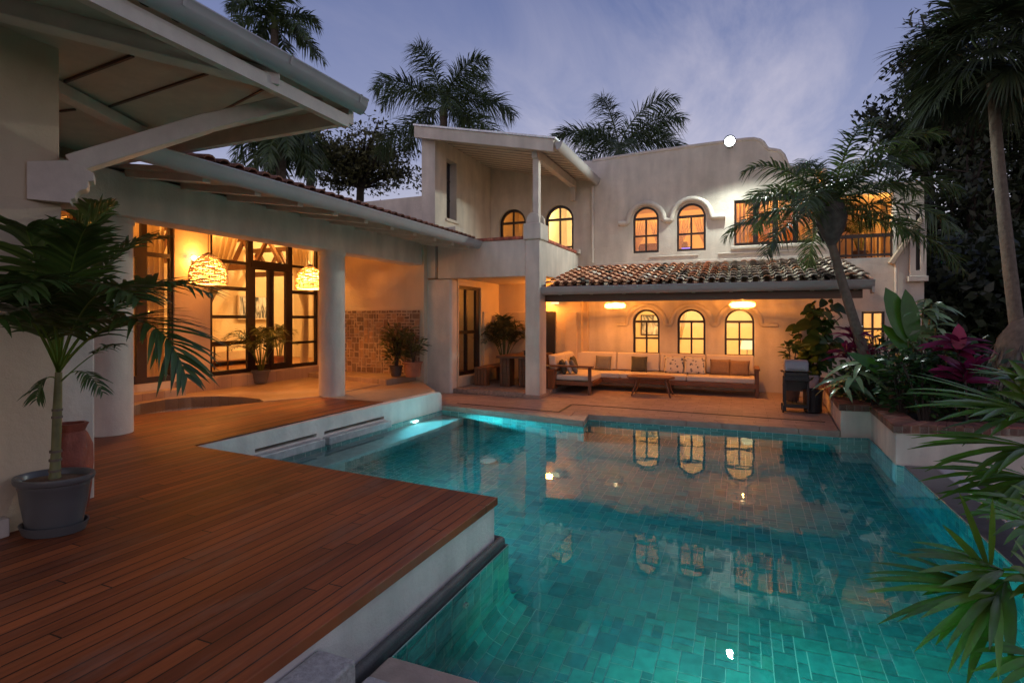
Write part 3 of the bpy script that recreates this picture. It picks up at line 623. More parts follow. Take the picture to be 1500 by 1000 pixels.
# ---- balcony corner
m = MB(); m.slab([(11.26, 2.72), (14.38, 2.72), (14.38, 6.28), (11.26, 6.28)], [rect(11.81, 12.33, 4.25, 5.72)], (-6.73, 0, 0), EY, EZ, EX, .37); m.build('wall', ST, house)
m = MB()
for k in range(4): m.box((-6.96, 11.84 + k * .125, 4.26), (-6.90, 11.90 + k * .125, 5.71))
for z in (4.26, 4.75, 5.25, 5.67): m.box((-6.945, 11.82, z), (-6.915, 12.32, z + .04))
m.build('wood_grille', FR, house)
m = MB(); m.box((-6.74, 11.74, 4.16), (-6.68, 12.40, 4.24)); m.box((-6.729, 11.3, 3.82), (-6.2, 11.75, 3.92)); m.box((-6.729, 11.4, 2.95), (-6.3, 11.7, 3.815)); m.build('wall_ledge', ST, house, bevel=.02)
zr = lambda x: 5.60 - .2166 * (x + 3.81)
def shed(mb, x0, x1, y0, y1, off, t):
    mb.sweep([(x0, zr(x0) + off), (x1, zr(x1) + off), (x1, zr(x1) + off - t), (x0, zr(x0) + off - t)], (0, y0, 0), (0, y1, 0), EX)
m = MB(); shed(m, -7.16, -3.62, 11.14, 14.385, -.03, .10); rf = m.build('balcony_roof', MATS['white_painted_wood'], house)
m = MB(); shed(m, -7.18, -3.70, 11.05, 11.135, .0, .27); m.build('fascia', MATS['white_stucco'], rf, bevel=.01)
m = MB(); shed(m, -7.19, -3.64, 11.02, 14.385, .045, .04); m.build('roof_edge', MATS['roof_tile_clay'], rf); 
m = MB()
for k in range(12): yy = 11.35 + k * .26; shed(m, -6.72, -3.8, yy, yy + .012, -.125, .012)
m.build('board_joint', MATS['dark_beam'], rf)
m = MB(); m.bar((-4.22, 11.3, 5.40), (-4.22, 14.38, 5.40), .14, .20); m.bar((-4.22, 14.3, 5.33), (-4.22, 14.3, 4.95), .12, .14, up=(0, 1, 0)); m.build('roof_beam', MATS['white_painted_wood'], house, bevel=.01)
GUT = [(0, .02), (0, .16), (.012, .17), (.03, .16), (.13, .165), (.15, .17), (.155, .155), (.14, .13), (.135, .10), (.115, .055), (.075, .01), (.03, 0)]
m = MB(); m.sweep(GUT, (-3.64, 11.02, 5.33), (-3.64, 14.55, 5.33), EX); m.build('gutter', MATS['grey_gutter_paint'], rf, smooth=True)
m = MB(); m.box((-4.29, 11.36, 3.98), (-4.15, 11.52, 5.42)); m.build('post', MATS['white_painted_wood'], house, bevel=.012)
m = MB(); m.box((-4.43, 11.26, -.05), (-4.09, 11.72, 3.50)); m.build('column', ST, house, bevel=.02)
m = MB(); m.box((-4.47, 11.22, 3.50), (-4.05, 11.76, 3.86)); m.build('capital', ST, house, bevel=.025)
for yc in (11.29, 11.61):
    m = MB()
    pr = [(-4.41, 3.861)] + [(-4.26 - .15 * math.cos(PI * i / 10), 3.97 + .13 * math.sin(PI * i / 10)) for i in range(11)] + [(-4.11, 3.861)]
    m.sweep(pr, (0, yc, 0), (0, yc + .09, 0), EX); m.build('capital_scroll', ST, house, bevel=.012)
m = MB(); m.box((-4.46, 11.235, -.05), (-4.06, 11.75, .075)); m.build('column_base', MATS['stone_coping'], house, bevel=.012)
m = MB(); m.box((-6.66, 11.27, 2.70), (-4.431, 11.47, 3.52)); m.box((-4.33, 11.73, 2.72), (-4.10, 14.385, 3.50)); m.box((-4.33, 14.15, 3.50), (-4.02, 14.385, 3.62)); m.build('parapet', ST, house, bevel=.01)
m = MB()
def cap_row(x0, y0, x1, y1, w, z, along):
    L = math.hypot(x1 - x0, y1 - y0); n = int(L / .085)
    for k in range(n):
        q = random.uniform(.7, 1.5)
        if along == 'x': m.box((x0 + L * (k + .05) / n, y0 - w, z), (x0 + L * (k + .95) / n, y0 + w, z + .065), (q * 1.5, q, q * .9))
        else: m.box((x0 - w, y0 + L * (k + .05) / n, z), (x0 + w, y0 + L * (k + .95) / n, z + .065), (q * 1.5, q, q * .9))
cap_row(-6.6, 11.37, -4.48, 11.37, .125, 3.525, 'x'); m.build('brick_cap', MATS['brick_cap_clay'], house); m = MB(); cap_row(-4.215, 11.78, -4.215, 14.14, .14, 3.505, 'y'); m.build('brick_cap', MATS['brick_cap_clay'], house)
m = MB(); m.box((-6.66, 11.47, 2.72), (-4.33, 14.385, 2.94)); m.build('balcony_floor', MATS['ceiling_boards'], house)
# pilaster and dining nook
m = MB(); m.box((-7.02, 11.28, -.05), (-6.30, 11.60, 2.70)); m.build('pilaster', ST, house, bevel=.07, seg=4)
m = MB(); m.slab(rect(11.602, 14.0, 0, 2.72), [rect(11.66, 12.86, .36, 2.56)], (-6.30, 0, 0), EY, EZ, EX, .2); m.build('wall', MATS['terrace_stucco'], house)
m = MB(); m.slab(rect(11.664, 12.856, .364, 2.556), [rect(11.74, 12.10, .46, 1.38), rect(11.74, 12.10, 1.46, 2.48), rect(12.18, 12.66, .46, 1.38), rect(12.18, 12.66, 1.46, 2.48)], (-6.34, 0, 0), EY, EZ, EX, .07)
f = m.build('glazed_door', FR, house); m = MB(); m.box((-6.38, 11.70, .40), (-6.374, 12.82, 2.52)); m.build('pane', GL, f); m = MB(); m.tube([(-6.30, 12.14, 1.30), (-6.27, 12.14, 1.30), (-6.27, 12.25, 1.30)], .012, 6); m.build('handle', MATS['brushed_steel'], f)
m = MB(); m.box((-6.30, 14.0, 0), (-3.92, 14.2, 2.72)); m.box((-4.02, 14.2, -.05), (-3.80, 14.388, 2.72)); m.build('wall', MATS['terrace_stucco'], house)
m = MB(); m.box((-6.298, 13.95, .11), (-4.95, 13.998, 1.94)); m.box((-6.30, 12.95, .11), (-6.25, 13.95, 1.94)); m.box((-4.35, 13.95, .05), (-4.02, 13.998, 1.94)); m.build('dado', MATS['terrace_stucco'], house, bevel=.012)
xa, xb = Yp(799, 500, 13.95).x, Yp(813, 500, 13.95).x
m = MB(); m.box((xa - .35, 13.93, .11), (xb, 13.99, 1.95)); m.build('dark_door', MATS['drain_grate'], house, bevel=.01)
room(MATS['cream_plaster'], -8.6, -6.51, 11.62, 13.9, .3, 2.75, openx=True)
W(-7.6, 12.9, 2.3, 6)

# ---- tiled patio roof
def tile_roof(mb, x0, x1, pe, pr, pitch, rows, along='x', tintf=None, rlap=1.18):
    """barrel tiles: pe(x) eave point, pr(x) ridge point; covers over pans"""
    n = round((x1 - x0) / pitch); seg = 5
    for i in range(n):
        xc = x0 + (i + .5) * (x1 - x0) / n
        for j in range(rows):
            for kind in (0, 1):
                x = xc + (0 if kind == 0 else pitch / 2)
                if kind and i == n - 1: continue
                jit = random.uniform(-.006, .006); E0, R0 = Vector(pe(x)), Vector(pr(x)); d = (R0 - E0) / rows
                a = E0 + d * (j - .02); b = E0 + d * min(rows, j + rlap); nrm = Vector(d).cross(EX if along == 'x' else EY)
                if nrm.z < 0: nrm = -nrm
                nrm.normalize(); sd = EX if along == 'x' else EY
                r0, r1 = (pitch * .36, pitch * .29) if kind == 0 else (pitch * .30, pitch * .34)
                lift0, lift1 = (.078, .020) if kind == 0 else (.045, .012); vs = []; sgn = 1 if kind == 0 else -1
                for (p, r, lf) in ((a, r0, lift0), (b, r1, lift1)):
                    for k in range(seg + 1):
                        t_ = PI * k / seg; vs.append(p + sd * (-math.cos(t_) * r + jit) + nrm * (lf + sgn * math.sin(t_) * r * .72))
                th = -nrm * .022; m_ = len(vs); vs2 = vs + [v + th for v in vs[:seg + 1]]
                fs = [(k, k + 1, seg + 2 + k, seg + 1 + k) for k in range(seg)] + [(k, m_ + k, m_ + k + 1, k + 1) for k in range(seg)]
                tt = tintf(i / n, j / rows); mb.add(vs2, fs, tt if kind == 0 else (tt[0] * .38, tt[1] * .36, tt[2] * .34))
def tint_patio(u, v):
    old = random.random() < (.15 + .75 * min(1, max(0, (u - .12) * 1.7)))
    if old: k = random.choice([.16, .40, .52, .62, .70, .78]); return (k, k * .86, k * .68)
    k = random.uniform(.75, 1.2); return (.62 * k, .31 * k, .18 * k)
def tint_wing(u, v): k = random.uniform(.6, 1.2); return (.26 * k, .12 * k, .075 * k)
eave = lambda x: (x, 11.50, 2.47); ridge = lambda x: (x - .13 * max(0, x - 1.2), 14.375, 3.10)
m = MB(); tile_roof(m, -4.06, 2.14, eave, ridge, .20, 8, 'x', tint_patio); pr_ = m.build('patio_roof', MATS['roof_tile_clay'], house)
m = MB(); m.sweep([(11.46, 2.37), (14.37, 2.99), (14.37, 3.045), (11.46, 2.43)], (-4.08, 0, 0), (2.10, 0, 0), EY); m.build('ceiling', MATS['ceiling_boards'], pr_)
m = MB(); m.box((-4.08, 11.62, 2.13), (2.02, 11.76, 2.36)); m.build('beam', MATS['dark_teak'], pr_)
for k in range(9): x = -3.7 + k * .7; m = MB(); m.bar((x, 11.5, 2.325), (x, 14.36, 2.93), .07, .11); m.build('rafter', MATS['ceiling_boards'], pr_)
m = MB(); m.sweep([(-a - .0, b) for a, b in GUT], (-4.085, 11.47, 2.28), (2.16, 11.47, 2.28), EY); m.build('gutter', MATS['grey_gutter_paint'], pr_, smooth=True)
m = MB(); m.sweep([(11.36, 2.22), (11.36, 2.44), (14.3, 3.08), (14.3, 2.9), (11.6, 2.30), (11.5, 2.2)], (2.12, 0, 0), (2.16, 0, 0), EY); m.build('bargeboard', MATS['grey_gutter_paint'], pr_)
# ================================================================== TERRACE WING (left)
wing = thing('terrace_wing', (-8.5, 7.5, .3), 'single-storey white wing with round columns, glazed doors and tiled eave left of the pool', 'house')
TS = MATS['terrace_stucco']; XW = -10.0
def Yw(u): return Xp(u, 450, XW).y
def Zw(v, u): return Xp(u, v, XW).z
ZB, ZT = .57, 3.60
W1 = (7.88, 10.98); W2 = (5.55, 7.12); W3 = (3.95, Yw(131))
m = MB(); m.slab(rect(2.8, 11.3, .2, 3.95), [rect(*W1, ZB, ZT), rect(*W2, ZB, ZT), rect(*W3, ZB, ZT)], (XW, 0, 0), EY, EZ, EX, .2); m.build('wall', TS, wing)
m = MB(); m.box((XW + .002, 7.13, .30), (XW + .10, 11.1, .555)); m.box((XW + .002, 5.4, .30), (XW + .32, 7.12, .44)); m.build('door_step', MATS['terrace_tiles'], wing, bevel=.012)
# glazed screen 1: fixed lights, double door, fixed lights
ya, yb = Yw(369), Yw(427); b = .05
m = MB(); hs = []
for z0, z1 in ((.66, 1.20), (1.28, 1.76), (1.83, 2.36), (2.44, 2.93), (3.00, 3.52)): hs.append(rect(7.96, ya - .07, z0, z1))
for z0, z1 in ((.66, 1.14), (1.20, 1.76), (1.83, 2.36), (2.44, 3.0), (3.06, 3.52)): hs.append(rect(yb + .07, 10.92, z0, z1))
hs.append(rect(ya + .07, yb - .07, 3.06, 3.52))
ym = (ya + yb) / 2
hs += [rect(ya + .13, ym - .08, .72, 2.86), rect(ym + .08, yb - .13, .72, 2.86)]
m.slab(rect(W1[0] + .004, W1[1] - .004, ZB + .004, ZT - .004), hs, (XW - .04, 0, 0), EY, EZ, EX, .07)
m.box((XW - .041, ya + .02, 2.90), (XW - .02, yb - .02, 3.02)); m.box((XW - .041, ym - .012, .6), (XW - .025, ym + .012, 2.9))
f = m.build('glazed_screen', FR, wing)
m = MB(); m.box((XW - .075, W1[0] + .03, ZB + .03), (XW - .069, W1[1] - .03, ZT - .03)); m.build('pane', GL, f)
for s in (-1, 1): m = MB(); m.tube([(XW - .03, ym + s * .05, 1.55), (XW + .03, ym + s * .05, 1.55), (XW + .03, ym + s * .14, 1.55)], .011, 6); m.build('handle', MATS['brushed_steel'], f)
# glazed screen 2
m = MB(); hs = [rect(5.63, 6.22, 3.06, 3.52), rect(6.30, 6.52, 3.06, 3.52), rect(6.62, 7.05, 2.98, 3.52), rect(6.62, 7.05, .68, 2.90), rect(5.70, 6.1, .72, 2.86), rect(6.22, 6.44, .72, 2.86)]
m.slab(rect(W2[0] + .004, W2[1] - .004, ZB + .004, ZT - .004), hs, (XW - .04, 0, 0), EY, EZ, EX, .07); f = m.build('glazed_screen', FR, wing)
m = MB(); m.box((XW - .075, W2[0] + .03, ZB + .03), (XW - .069, W2[1] - .03, ZT - .03)); m.build('pane', GL, f)
m = MB(); m.slab(rect(W3[0] + .004, W3[1] - .004, ZB + .004, ZT - .004), [rect(4.03, 4.55, .66, 3.52), rect(4.63, W3[1] - .22, .66, 3.52)], (XW - .04, 0, 0), EY, EZ, EX, .07); f = m.build('glazed_screen', FR, wing)
m = MB(); m.box((XW - .075, W3[0] + .03, ZB + .03), (XW - .069, W3[1] - .03, ZT - .03)); m.build('pane', GL, f)
# end wall with stone wainscot
m = MB(); m.box((-10.2, 11.12, .2), (-6.95, 11.279, 3.98)); m.build('wall', TS, wing)
mt, mg = MB(), MB(); SP = [(1, 1, 1), (1.25, 1.15, 1.0), (.72, .68, .62), (.9, .8, .72), (1.1, .95, .8)]
tiles(mt, mg, (-9.99, 11.085, .42), EX, EZ, -EY, 2.96, 1.54, .074, .003, SP, lift=.014, var=(.6, 1.3), jit=.017)
ws = mt.build('stone_wainscot', MATS['wall_stone'], wing); mg.build('mortar', MATS['wall_stone_grout'], ws)
# beam, columns, ceiling
m = MB(); m.box((-7.42, 2.6, 3.02), (-7.0, 11.27, 3.56)); m.build('beam', ST, wing, bevel=.03)
m = MB(); m.box((-10.0, 2.8, 3.70), (-7.43, 11.11, 3.76)); m.box((-7.425, 2.8, 3.565), (-7.30, 11.11, 3.76)); m.build('ceiling', MATS['ceiling_boards'], wing)
for (x, y, zb) in ((-7.21, 8.27, .29), (-7.40, 4.42, .29)):
    m = MB(); m.lathe([(.242, zb), (.240, 1.5), (.236, 2.95), (.255, 2.955), (.255, 3.03)], (x, y, 0), 32); m.build('column', ST, wing, smooth=True)
m = MB(); m.box((-9.6, 11.30, 3.0), (-7.10, 11.5, 4.72)); m.build('parapet', ST, wing, bevel=.02)
# roof with rafters, tiles and gutter
e2 = lambda y: (-5.62, y, 3.50); r2 = lambda y: (-9.4, y, 4.46)
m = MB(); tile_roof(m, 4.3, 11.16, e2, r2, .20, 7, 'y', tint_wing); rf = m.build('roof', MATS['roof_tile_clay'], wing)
m = MB(); m.sweep([(-5.60, 3.385), (-7.4, 3.645), (-7.4, 3.70), (-5.60, 3.44)], (0, 4.25, 0), (0, 11.2, 0), EX); m.build('soffit', MATS['ceiling_boards'], rf)
for k in range(10): y = 4.4 + k * .72; m = MB(); m.bar((-5.64, y, 3.355), (-7.02, y, 3.555), .10, .10); m.build('rafter', MATS['white_painted_wood'], rf)
m = MB(); m.sweep(GUT, (-5.60, 3.5, 3.33), (-5.60, 11.2, 3.35), EX); m.build('gutter', MATS['grey_gutter_paint'], rf, smooth=True)
# living room shell
room(MATS['cream_plaster'], -13.6, XW - .201, 2.6, 13.8, .50, 4.3, parent=wing, openx=True)
m = MB(); m.box((XW - .21, 2.4, 3.955), (XW, 13.9, 4.4)); m.box((XW - .2, 11.31, .3), (XW - .02, 13.9, 3.95)); m.box((XW - .25, 2.4, .3), (XW - .02, 2.79, 3.96)); m.box((-13.7, 2.45, .42), (XW - .2, 2.59, 4.35)); m.build('interior_wall', MATS['cream_plaster'], wing)
for y in (6.2, 8.1, 10.0, 11.9):       # roof trusses inside
    m = MB(); m.bar((-13.55, y, 3.05), (-10.5, y, 3.05), .10, .14); m.bar((-13.55, y, 3.75), (-10.5, y, 3.75), .10, .12)
    for k in range(4): x = -13.5 + k * .8; m.bar((x, y, 3.1), (x + .4, y, 3.72), .07, .09, up=(0, 1, 0)); m.bar((x + .4, y, 3.72), (x + .8, y, 3.1), .07, .09, up=(0, 1, 0))
    m.build('roof_truss', MATS['dark_teak'], wing)

# ================================================================== NEAR PAVILION (upper left corner)
pav = thing('corner_pavilion', (-4.6, 1.5, .3), 'near white building corner with deep overhanging eave, bracketed strut and grey gutter', 'house')
m = MB(); m.box((-5.6, -4, .2), (-4.6, 2.40, 3.80)); m.build('wall', TS, pav, bevel=.015)
m = MB(); m.box((-5.58, -4, .2), (-4.588, 2.405, 2.58)); m.build('wall_base', TS, pav, bevel=.012)
m = MB(); m.box((-5.4, 2.41, .2), (-4.86, 2.79, 1.90)); m.build('low_wall', ST, pav, bevel=.03)
m = MB(); m.box((-4.59, 1.4, .3), (-4.50, 2.06, .425)); m.build('skirting_block', MATS['white_painted_wood'], pav, bevel=.01)
zs = 3.76
EC = Vector((-3.36, 4.24, 0))
m = MB(); m.add([(-3.40, -4, 3.62), (-3.40, 4.2, 3.75), (-8.2, 4.2, 3.75), (-8.2, -4, 3.62), (-3.40, -4, 3.68), (-3.40, 4.2, 3.81), (-8.2, 4.2, 3.81), (-8.2, -4, 3.68)], [(0, 1, 2, 3), (4, 7, 6, 5), (0, 4, 5, 1), (1, 5, 6, 2), (2, 6, 7, 3), (3, 7, 4, 0)])
rf = m.build('soffit', MATS['ceiling_boards'], pav)
def onsof(u, v):
    p = Zp(u, v, 3.68); return Zp(u, v, 3.68 + .13 * (p.y - 0) / 4.2 - .06)
m = MB()
for (a, b_) in (((160, 158), (304, 110)), ((262, 196), (395, 128)), ((95, 122), (195, 84)), ((88, 165), (110, 162))):
    p, q = onsof(*a), onsof(*b_); p.z = 3.70 + .13 * (p.y - 2) / 4.2 - .004; q.z = 3.70 + .13 * (q.y - 2) / 4.2 - .004
    m.bar(p, q, .02, .03)
m.build('panel_joint', MATS['dark_beam'], rf)
def beam(a, b_, w_, h_, z):
    p, q = Zp(*a, z), Zp(*b_, z); q = q + (q - p) * .02; p = p - (q - p) * .6; m = MB(); m.bar(p, q, w_, h_); m.build('beam', MATS['white_painted_wood'], rf, bevel=.008)
beam((0, 12), (400, 117), .15, .12, 3.66)
beam((88, 133), (213, 198), .13, .10, 3.66)
m = MB(); m.box((-8.2, 4.15, 3.60), (-3.42, 4.22, 3.80)); m.build('fascia', MATS['white_painted_wood'], rf)
m = MB(); m.box((-3.47, -4, 3.55), (-3.405, 4.14, 3.66)); m.build('fascia', MATS['white_painted_wood'], rf)
m = MB(); m.sweep([(a * .85, b * .82 + .02) for a, b in GUT], (-3.40, -4, 3.58), (-3.40, 4.26, 3.68), EX); gt = m.build('gutter', MATS['grey_gutter_paint'], rf, smooth=True)
for y in (.6, 1.5, 2.4, 3.3, 4.15):
    z = 3.58 + .1 * (y + 4) / 8.26; m = MB(); m.bar((-3.402, y, z + .158), (-3.262, y, z + .158), .022, .004); m.bar((-3.268, y, z + .15), (-3.285, y, z + .09), .022, .004, up=(1, 0, 0)); m.build('gutter_strap', MATS['grey_gutter_paint'], gt)
e3 = lambda y: (-3.43, y, 3.66 + .1 * y / 4.2); r3 = lambda y: (-5.6, y, 4.35)
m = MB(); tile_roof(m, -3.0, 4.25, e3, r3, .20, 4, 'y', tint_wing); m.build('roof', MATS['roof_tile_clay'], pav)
# strut from the wall corner to the eave, with a carved corbel
A0, A1 = Vector((-4.56, 2.38, 0)), Vector((-3.42, 4.16, 0))
def on_strut(u, v):          # where the sight line meets the vertical plane of the strut
    d = ray(u, v); n = Vector((A1.y - A0.y, A0.x - A1.x, 0)); return CAM + d * ((A0 - CAM).dot(n) / d.dot(n))
S = [on_strut(104, 243), on_strut(306, 180), on_strut(462, 143)]
S[2] = S[2] + (S[2] - S[1]) * .03
m = MB(); m.bar(S[0], S[1], .15, .135); m.bar(S[1].lerp(S[0], .02), S[2], .148, .125); m.build('strut', MATS['white_painted_wood'], pav, bevel=.012)
dirn = (A1 - A0).normalized(); sdv = Vector((-dirn.y, dirn.x, 0)); P0 = on_strut(100, 270)
pf = [(-.22, -.15), (.02, -.15), (.02, -.125), (.045, -.11), (.05, -.08), (.075, -.05), (.105, -.04), (.12, -.02), (.12, .02), (.155, .03), (.155, .085), (.02, .16), (-.22, .115)]
m = MB(); m.sweep(pf, P0 - sdv * .085, P0 + sdv * .085, dirn); m.build('corbel', MATS['white_painted_wood'], pav, bevel=.006)
# ================================================================== FURNITURE AND FITTINGS
sofa = thing('corner_sofa', (-1.9, 13.4, 0), 'long L-shaped teak sofa with cream cushions against the patio wall', 'sofa')
CU, TK, TZ = MATS['cream_cushion'], MATS['teak_wood'], MATS['teak_wood_upright']
def part(name, mat, parent, fn, **kw):
    m = MB(); fn(m); return m.build(name, mat, parent, **kw)
part('frame', TK, sofa, lambda m: (m.box((-4.28, 13.22, .20), (.30, 13.27, .30)), m.box((-4.28, 14.12, .20), (.30, 14.17, .30)), m.box((-4.32, 12.30, .20), (-4.27, 14.17, .30)), m.box((-3.22, 12.30, .20), (-3.17, 13.22, .30)),
     m.box((-4.27, 12.28, .20), (-3.22, 12.33, .30)), m.box((-4.27, 12.33, .25), (-3.22, 13.2, .28)), m.box((-4.27, 13.27, .25), (.28, 14.12, .28)), m.box((-4.32, 14.12, .5), (.30, 14.16, .60))), bevel=.008)
for x, y, h in ((-4.28, 12.31, .62), (-3.24, 12.31, .62), (.31, 13.25, .60), (.31, 14.12, .62), (-1.6, 13.25, .2), (-1.6, 14.1, .2), (-4.28, 14.12, .62)):
    part('leg', TZ, sofa, lambda m: m.box((x - .035, y - .035, 0), (x + .035, y + .035, h)), bevel=.008)
part('armrest', TK, sofa, lambda m: m.box((-4.36, 12.24, .622), (-3.15, 12.36, .662)), bevel=.01)
part('armrest', TK, sofa, lambda m: m.box((.25, 13.2, .602), (.37, 14.16, .642)), bevel=.01)
for x0, x1, ya, yb in ((-4.25, -3.19, 12.36, 13.24), (-4.25, -2.75, 13.25, 13.98), (-2.745, -1.2, 13.25, 13.98), (-1.195, .27, 13.25, 13.98)):
    part('seat_cushion', CU, sofa, lambda m: m.box((x0, ya, .302), (x1, yb, .43)), bevel=.035, seg=3)
for k in range(4):
    x0 = -4.05 + k * 1.08
    m = MB(); m.obox((x0 + .54, 14.06, .66), (.535, 0, 0), (0, .09, -.012), (0, .03, .225)); m.build('back_cushion', CU, sofa, bevel=.045, seg=3)
for k in range(2):
    m = MB(); m.obox((-4.17, 12.80 + k * .86, .66), (0, .425, 0), (.09, 0, -.012), (-.03, 0, .225)); m.build('back_cushion', CU, sofa, bevel=.045, seg=3)

def pillow(name, c, w, h, t, mat, label, yaw=0, tilt=.25, group=None, cat='cushion'):
    n = 12; vs = []; fs = []
    for s in (-1, 1):
        for j in range(n + 1):
            for i in range(n + 1):
                u, v = 2 * i / n - 1, 2 * j / n - 1; k = max(0, (1 - u ** 4) * (1 - v ** 4)) ** .55
                pin = 1 - .07 * (1 - abs(u) ** 2) * (abs(v) ** 3); pin2 = 1 - .07 * (1 - abs(v) ** 2) * abs(u) ** 3
                vs.append(Vector((u * w / 2 * pin2, s * t / 2 * k, v * h / 2 * pin)))
    q = (n + 1) ** 2
    for s in (0, 1):
        for j in range(n):
            for i in range(n): a = s * q + j * (n + 1) + i; fs.append((a, a + 1, a + n + 2, a + n + 1))
    Mx = Matrix.Rotation(yaw, 3, 'Z') @ Matrix.Rotation(-tilt, 3, 'X')
    m = MB(); m.add([Mx @ v for v in vs], fs); o = m.build(name, mat); bm = bmesh.new(); bm.from_mesh(o.data); bmesh.ops.remove_doubles(bm, verts=bm.verts, dist=1e-4); bmesh.ops.recalc_face_normals(bm, faces=bm.faces); bm.to_mesh(o.data); bm.free()
    o.data.shade_smooth(); o.location = c; return tag(o, label, cat, group)
PX = lambda u: Yp(u, 530, 13.86).x
G = 'cushions scattered on the corner sofa'
pillow('cushion', (PX(884), 13.84, .62), .42, .38, .15, MATS['grey_linen'], 'grey square cushion in the inner corner of the long sofa', 0, .3, G)
pillow('cushion', (PX(936.5), 13.84, .62), .40, .40, .15, MATS['dark_olive_linen'], 'dark olive cushion standing alone between grey and floral cushions', .05, .3, G)
pillow('cushion', (PX(988), 13.84, .63), .50, .44, .15, MATS['floral_linen'], 'left one of the two floral print cushions on the sofa', -.04, .3, G)
pillow('cushion', (PX(1018), 13.80, .63), .50, .44, .15, MATS['floral_linen'], 'right one of the two floral print cushions, beside a brown cushion', .05, .34, G)
pillow('cushion', (PX(1055), 13.82, .61), .46, .38, .14, MATS['brown_linen'], 'brown cushion touching the floral print cushions', .03, .3, G)
pillow('cushion', (PX(1083), 13.80, .60), .46, .38, .14, MATS['brown_linen'], 'brown cushion nearest the right arm of the sofa', -.06, .32, G)
pillow('cushion', (-3.98, 12.62, .60), .40, .36, .12, MATS['dark_olive_linen'], 'dark cushion behind the front wooden armrest on the chaise end', PI / 2 + .2, .3, G)
pillow('cushion', (-3.87, 12.70, .60), .38, .36, .10, MATS['white_linen'], 'thin white cushion sandwiched behind the front armrest', PI / 2 + .3, .38, G)
pillow('cushion', (-3.76, 12.76, .60), .38, .36, .12, MATS['grey_linen'], 'grey cushion leaning on the white cushion on the chaise end', PI / 2 + .35, .42, G)
pillow('cushion', (-3.95, 13.45, .62), .40, .38, .13, MATS['dark_olive_linen'], 'dark cushion against the left back of the sofa, deeper than the armrest group', PI / 2 + .1, .3, G)

ct = thing('coffee_table', (-1.9, 12.75, 0), 'low teak coffee table with splayed tapered legs in front of the sofa', 'coffee table')
xa, xb = Yp(926, 560, 12.75).x, Yp(986, 560, 12.75).x
part('table_top', TK, ct, lambda m: m.prism([(xa - .02, 12.45), (xb - .10, 12.45), (xb + .04, 12.75), (xb - .10, 13.05), (xa - .02, 13.05), (xa - .12, 12.75)], .40, .445), bevel=.01)
for sx, sy in ((-1, -1), (1, -1), (-1, 1), (1, 1)):
    cx_ = (xa + xb) / 2; part('leg', TZ, ct, lambda m: m.tube([(cx_ + sx * .30, 12.75 + sy * .18, .405), (cx_ + sx * .43, 12.75 + sy * .26, 0)], [.03, .016], 8), smooth=True)

DT = MATS['dark_teak']
tb = thing('dining_table', (-5.1, 12.9, .11), 'dark slab dining table with plank legs under the balcony', 'dining table')
part('table_top', DT, tb, lambda m: m.box((-5.50, 12.05, .80), (-4.62, 13.75, .86)), bevel=.01)
for x, y in ((-5.38, 12.3), (-4.88, 12.3), (-5.38, 13.5), (-4.88, 13.5)): part('leg', DT, tb, lambda m: [m.box((x - .06 + k * .09, y - .16, .11), (x + .02 + k * .09, y + .16, .80)) for k in range(3)], bevel=.006)
def bench(x, y0, y1, label):
    b = thing('bench', (x, (y0 + y1) / 2, .11), label, 'bench', 'benches at the dining table')
    part('seat', TK, b, lambda m: m.box((x - .17, y0, .50), (x + .17, y1, .56)), bevel=.008)
    for y in (y0 + .12, y1 - .12): part('leg', TZ, b, lambda m: [m.box((x - .165 + k * .085, y - .1, .11), (x - .09 + k * .085, y + .1, .50)) for k in range(4)], bevel=.005)
bench(-5.93, 12.05, 13.6, 'plank bench left of the dining table near the glazed door'); bench(-4.22, 12.15, 13.6, 'plank bench between the dining table and the sofa, behind the square column')
part('tray_box', MATS['black_plastic'], None, lambda m: (m.box((-4.95, 12.5, .862), (-4.65, 12.75, .96)), m.box((-4.98, 12.47, .96), (-4.62, 12.78, .975))), bevel=.01)
tag(bpy.data.objects['tray_box'], 'small dark lidded box on the dining table', 'box')

# gas grill
gx, gy = .93, 11.55
gr = thing('gas_grill', (gx, gy, 0), 'black trolley grill with grey domed lid on two wheels beside the planter', 'grill')
part('firebox', MATS['black_enamel'], gr, lambda m: m.prism([(gx - .20, gy - .19), (gx + .20, gy - .19), (gx + .20, gy + .19), (gx - .20, gy + .19)], .66, .76), bevel=.02)
pf = [(-.20, .0), (.20, 0), (.195, .09), (.16, .17), (.10, .205), (-.10, .205), (-.16, .17), (-.195, .09)]
part('lid', MATS['grey_enamel_lid'], gr, lambda m: m.sweep(pf, (gx - .20, gy, .775), (gx + .20, gy, .775), EY), bevel=.03, seg=3)
part('handle', MATS['brushed_steel'], gr, lambda m: (m.tube([(gx - .13, gy - .20, .83), (gx - .13, gy - .25, .83), (gx + .13, gy - .25, .83), (gx + .13, gy - .20, .83)], .011, 8)), smooth=True)
part('control_panel', MATS['black_plastic'], gr, lambda m: m.box((gx - .21, gy - .25, .60), (gx + .21, gy - .19, .69)), bevel=.015)
for s in (-1, 0, 1): part('knob', MATS['black_plastic'], gr, lambda m: m.tube([(gx + s * .11, gy - .25, .645), (gx + s * .11, gy - .275, .645)], .02, 12), smooth=True)
for s in (-1, 1):
    for t in (-1, 1): part('leg', MATS['black_plastic'], gr, lambda m: m.box((gx + s * .19 - .02, gy + t * .16 - .02, .03), (gx + s * .19 + .02, gy + t * .16 + .02, .66)), bevel=.005)
    part('side_shelf', MATS['black_plastic'], gr, lambda m: m.box((gx + s * .21, gy - .14, .755), (gx + s * .255, gy + .14, .775)), bevel=.005)
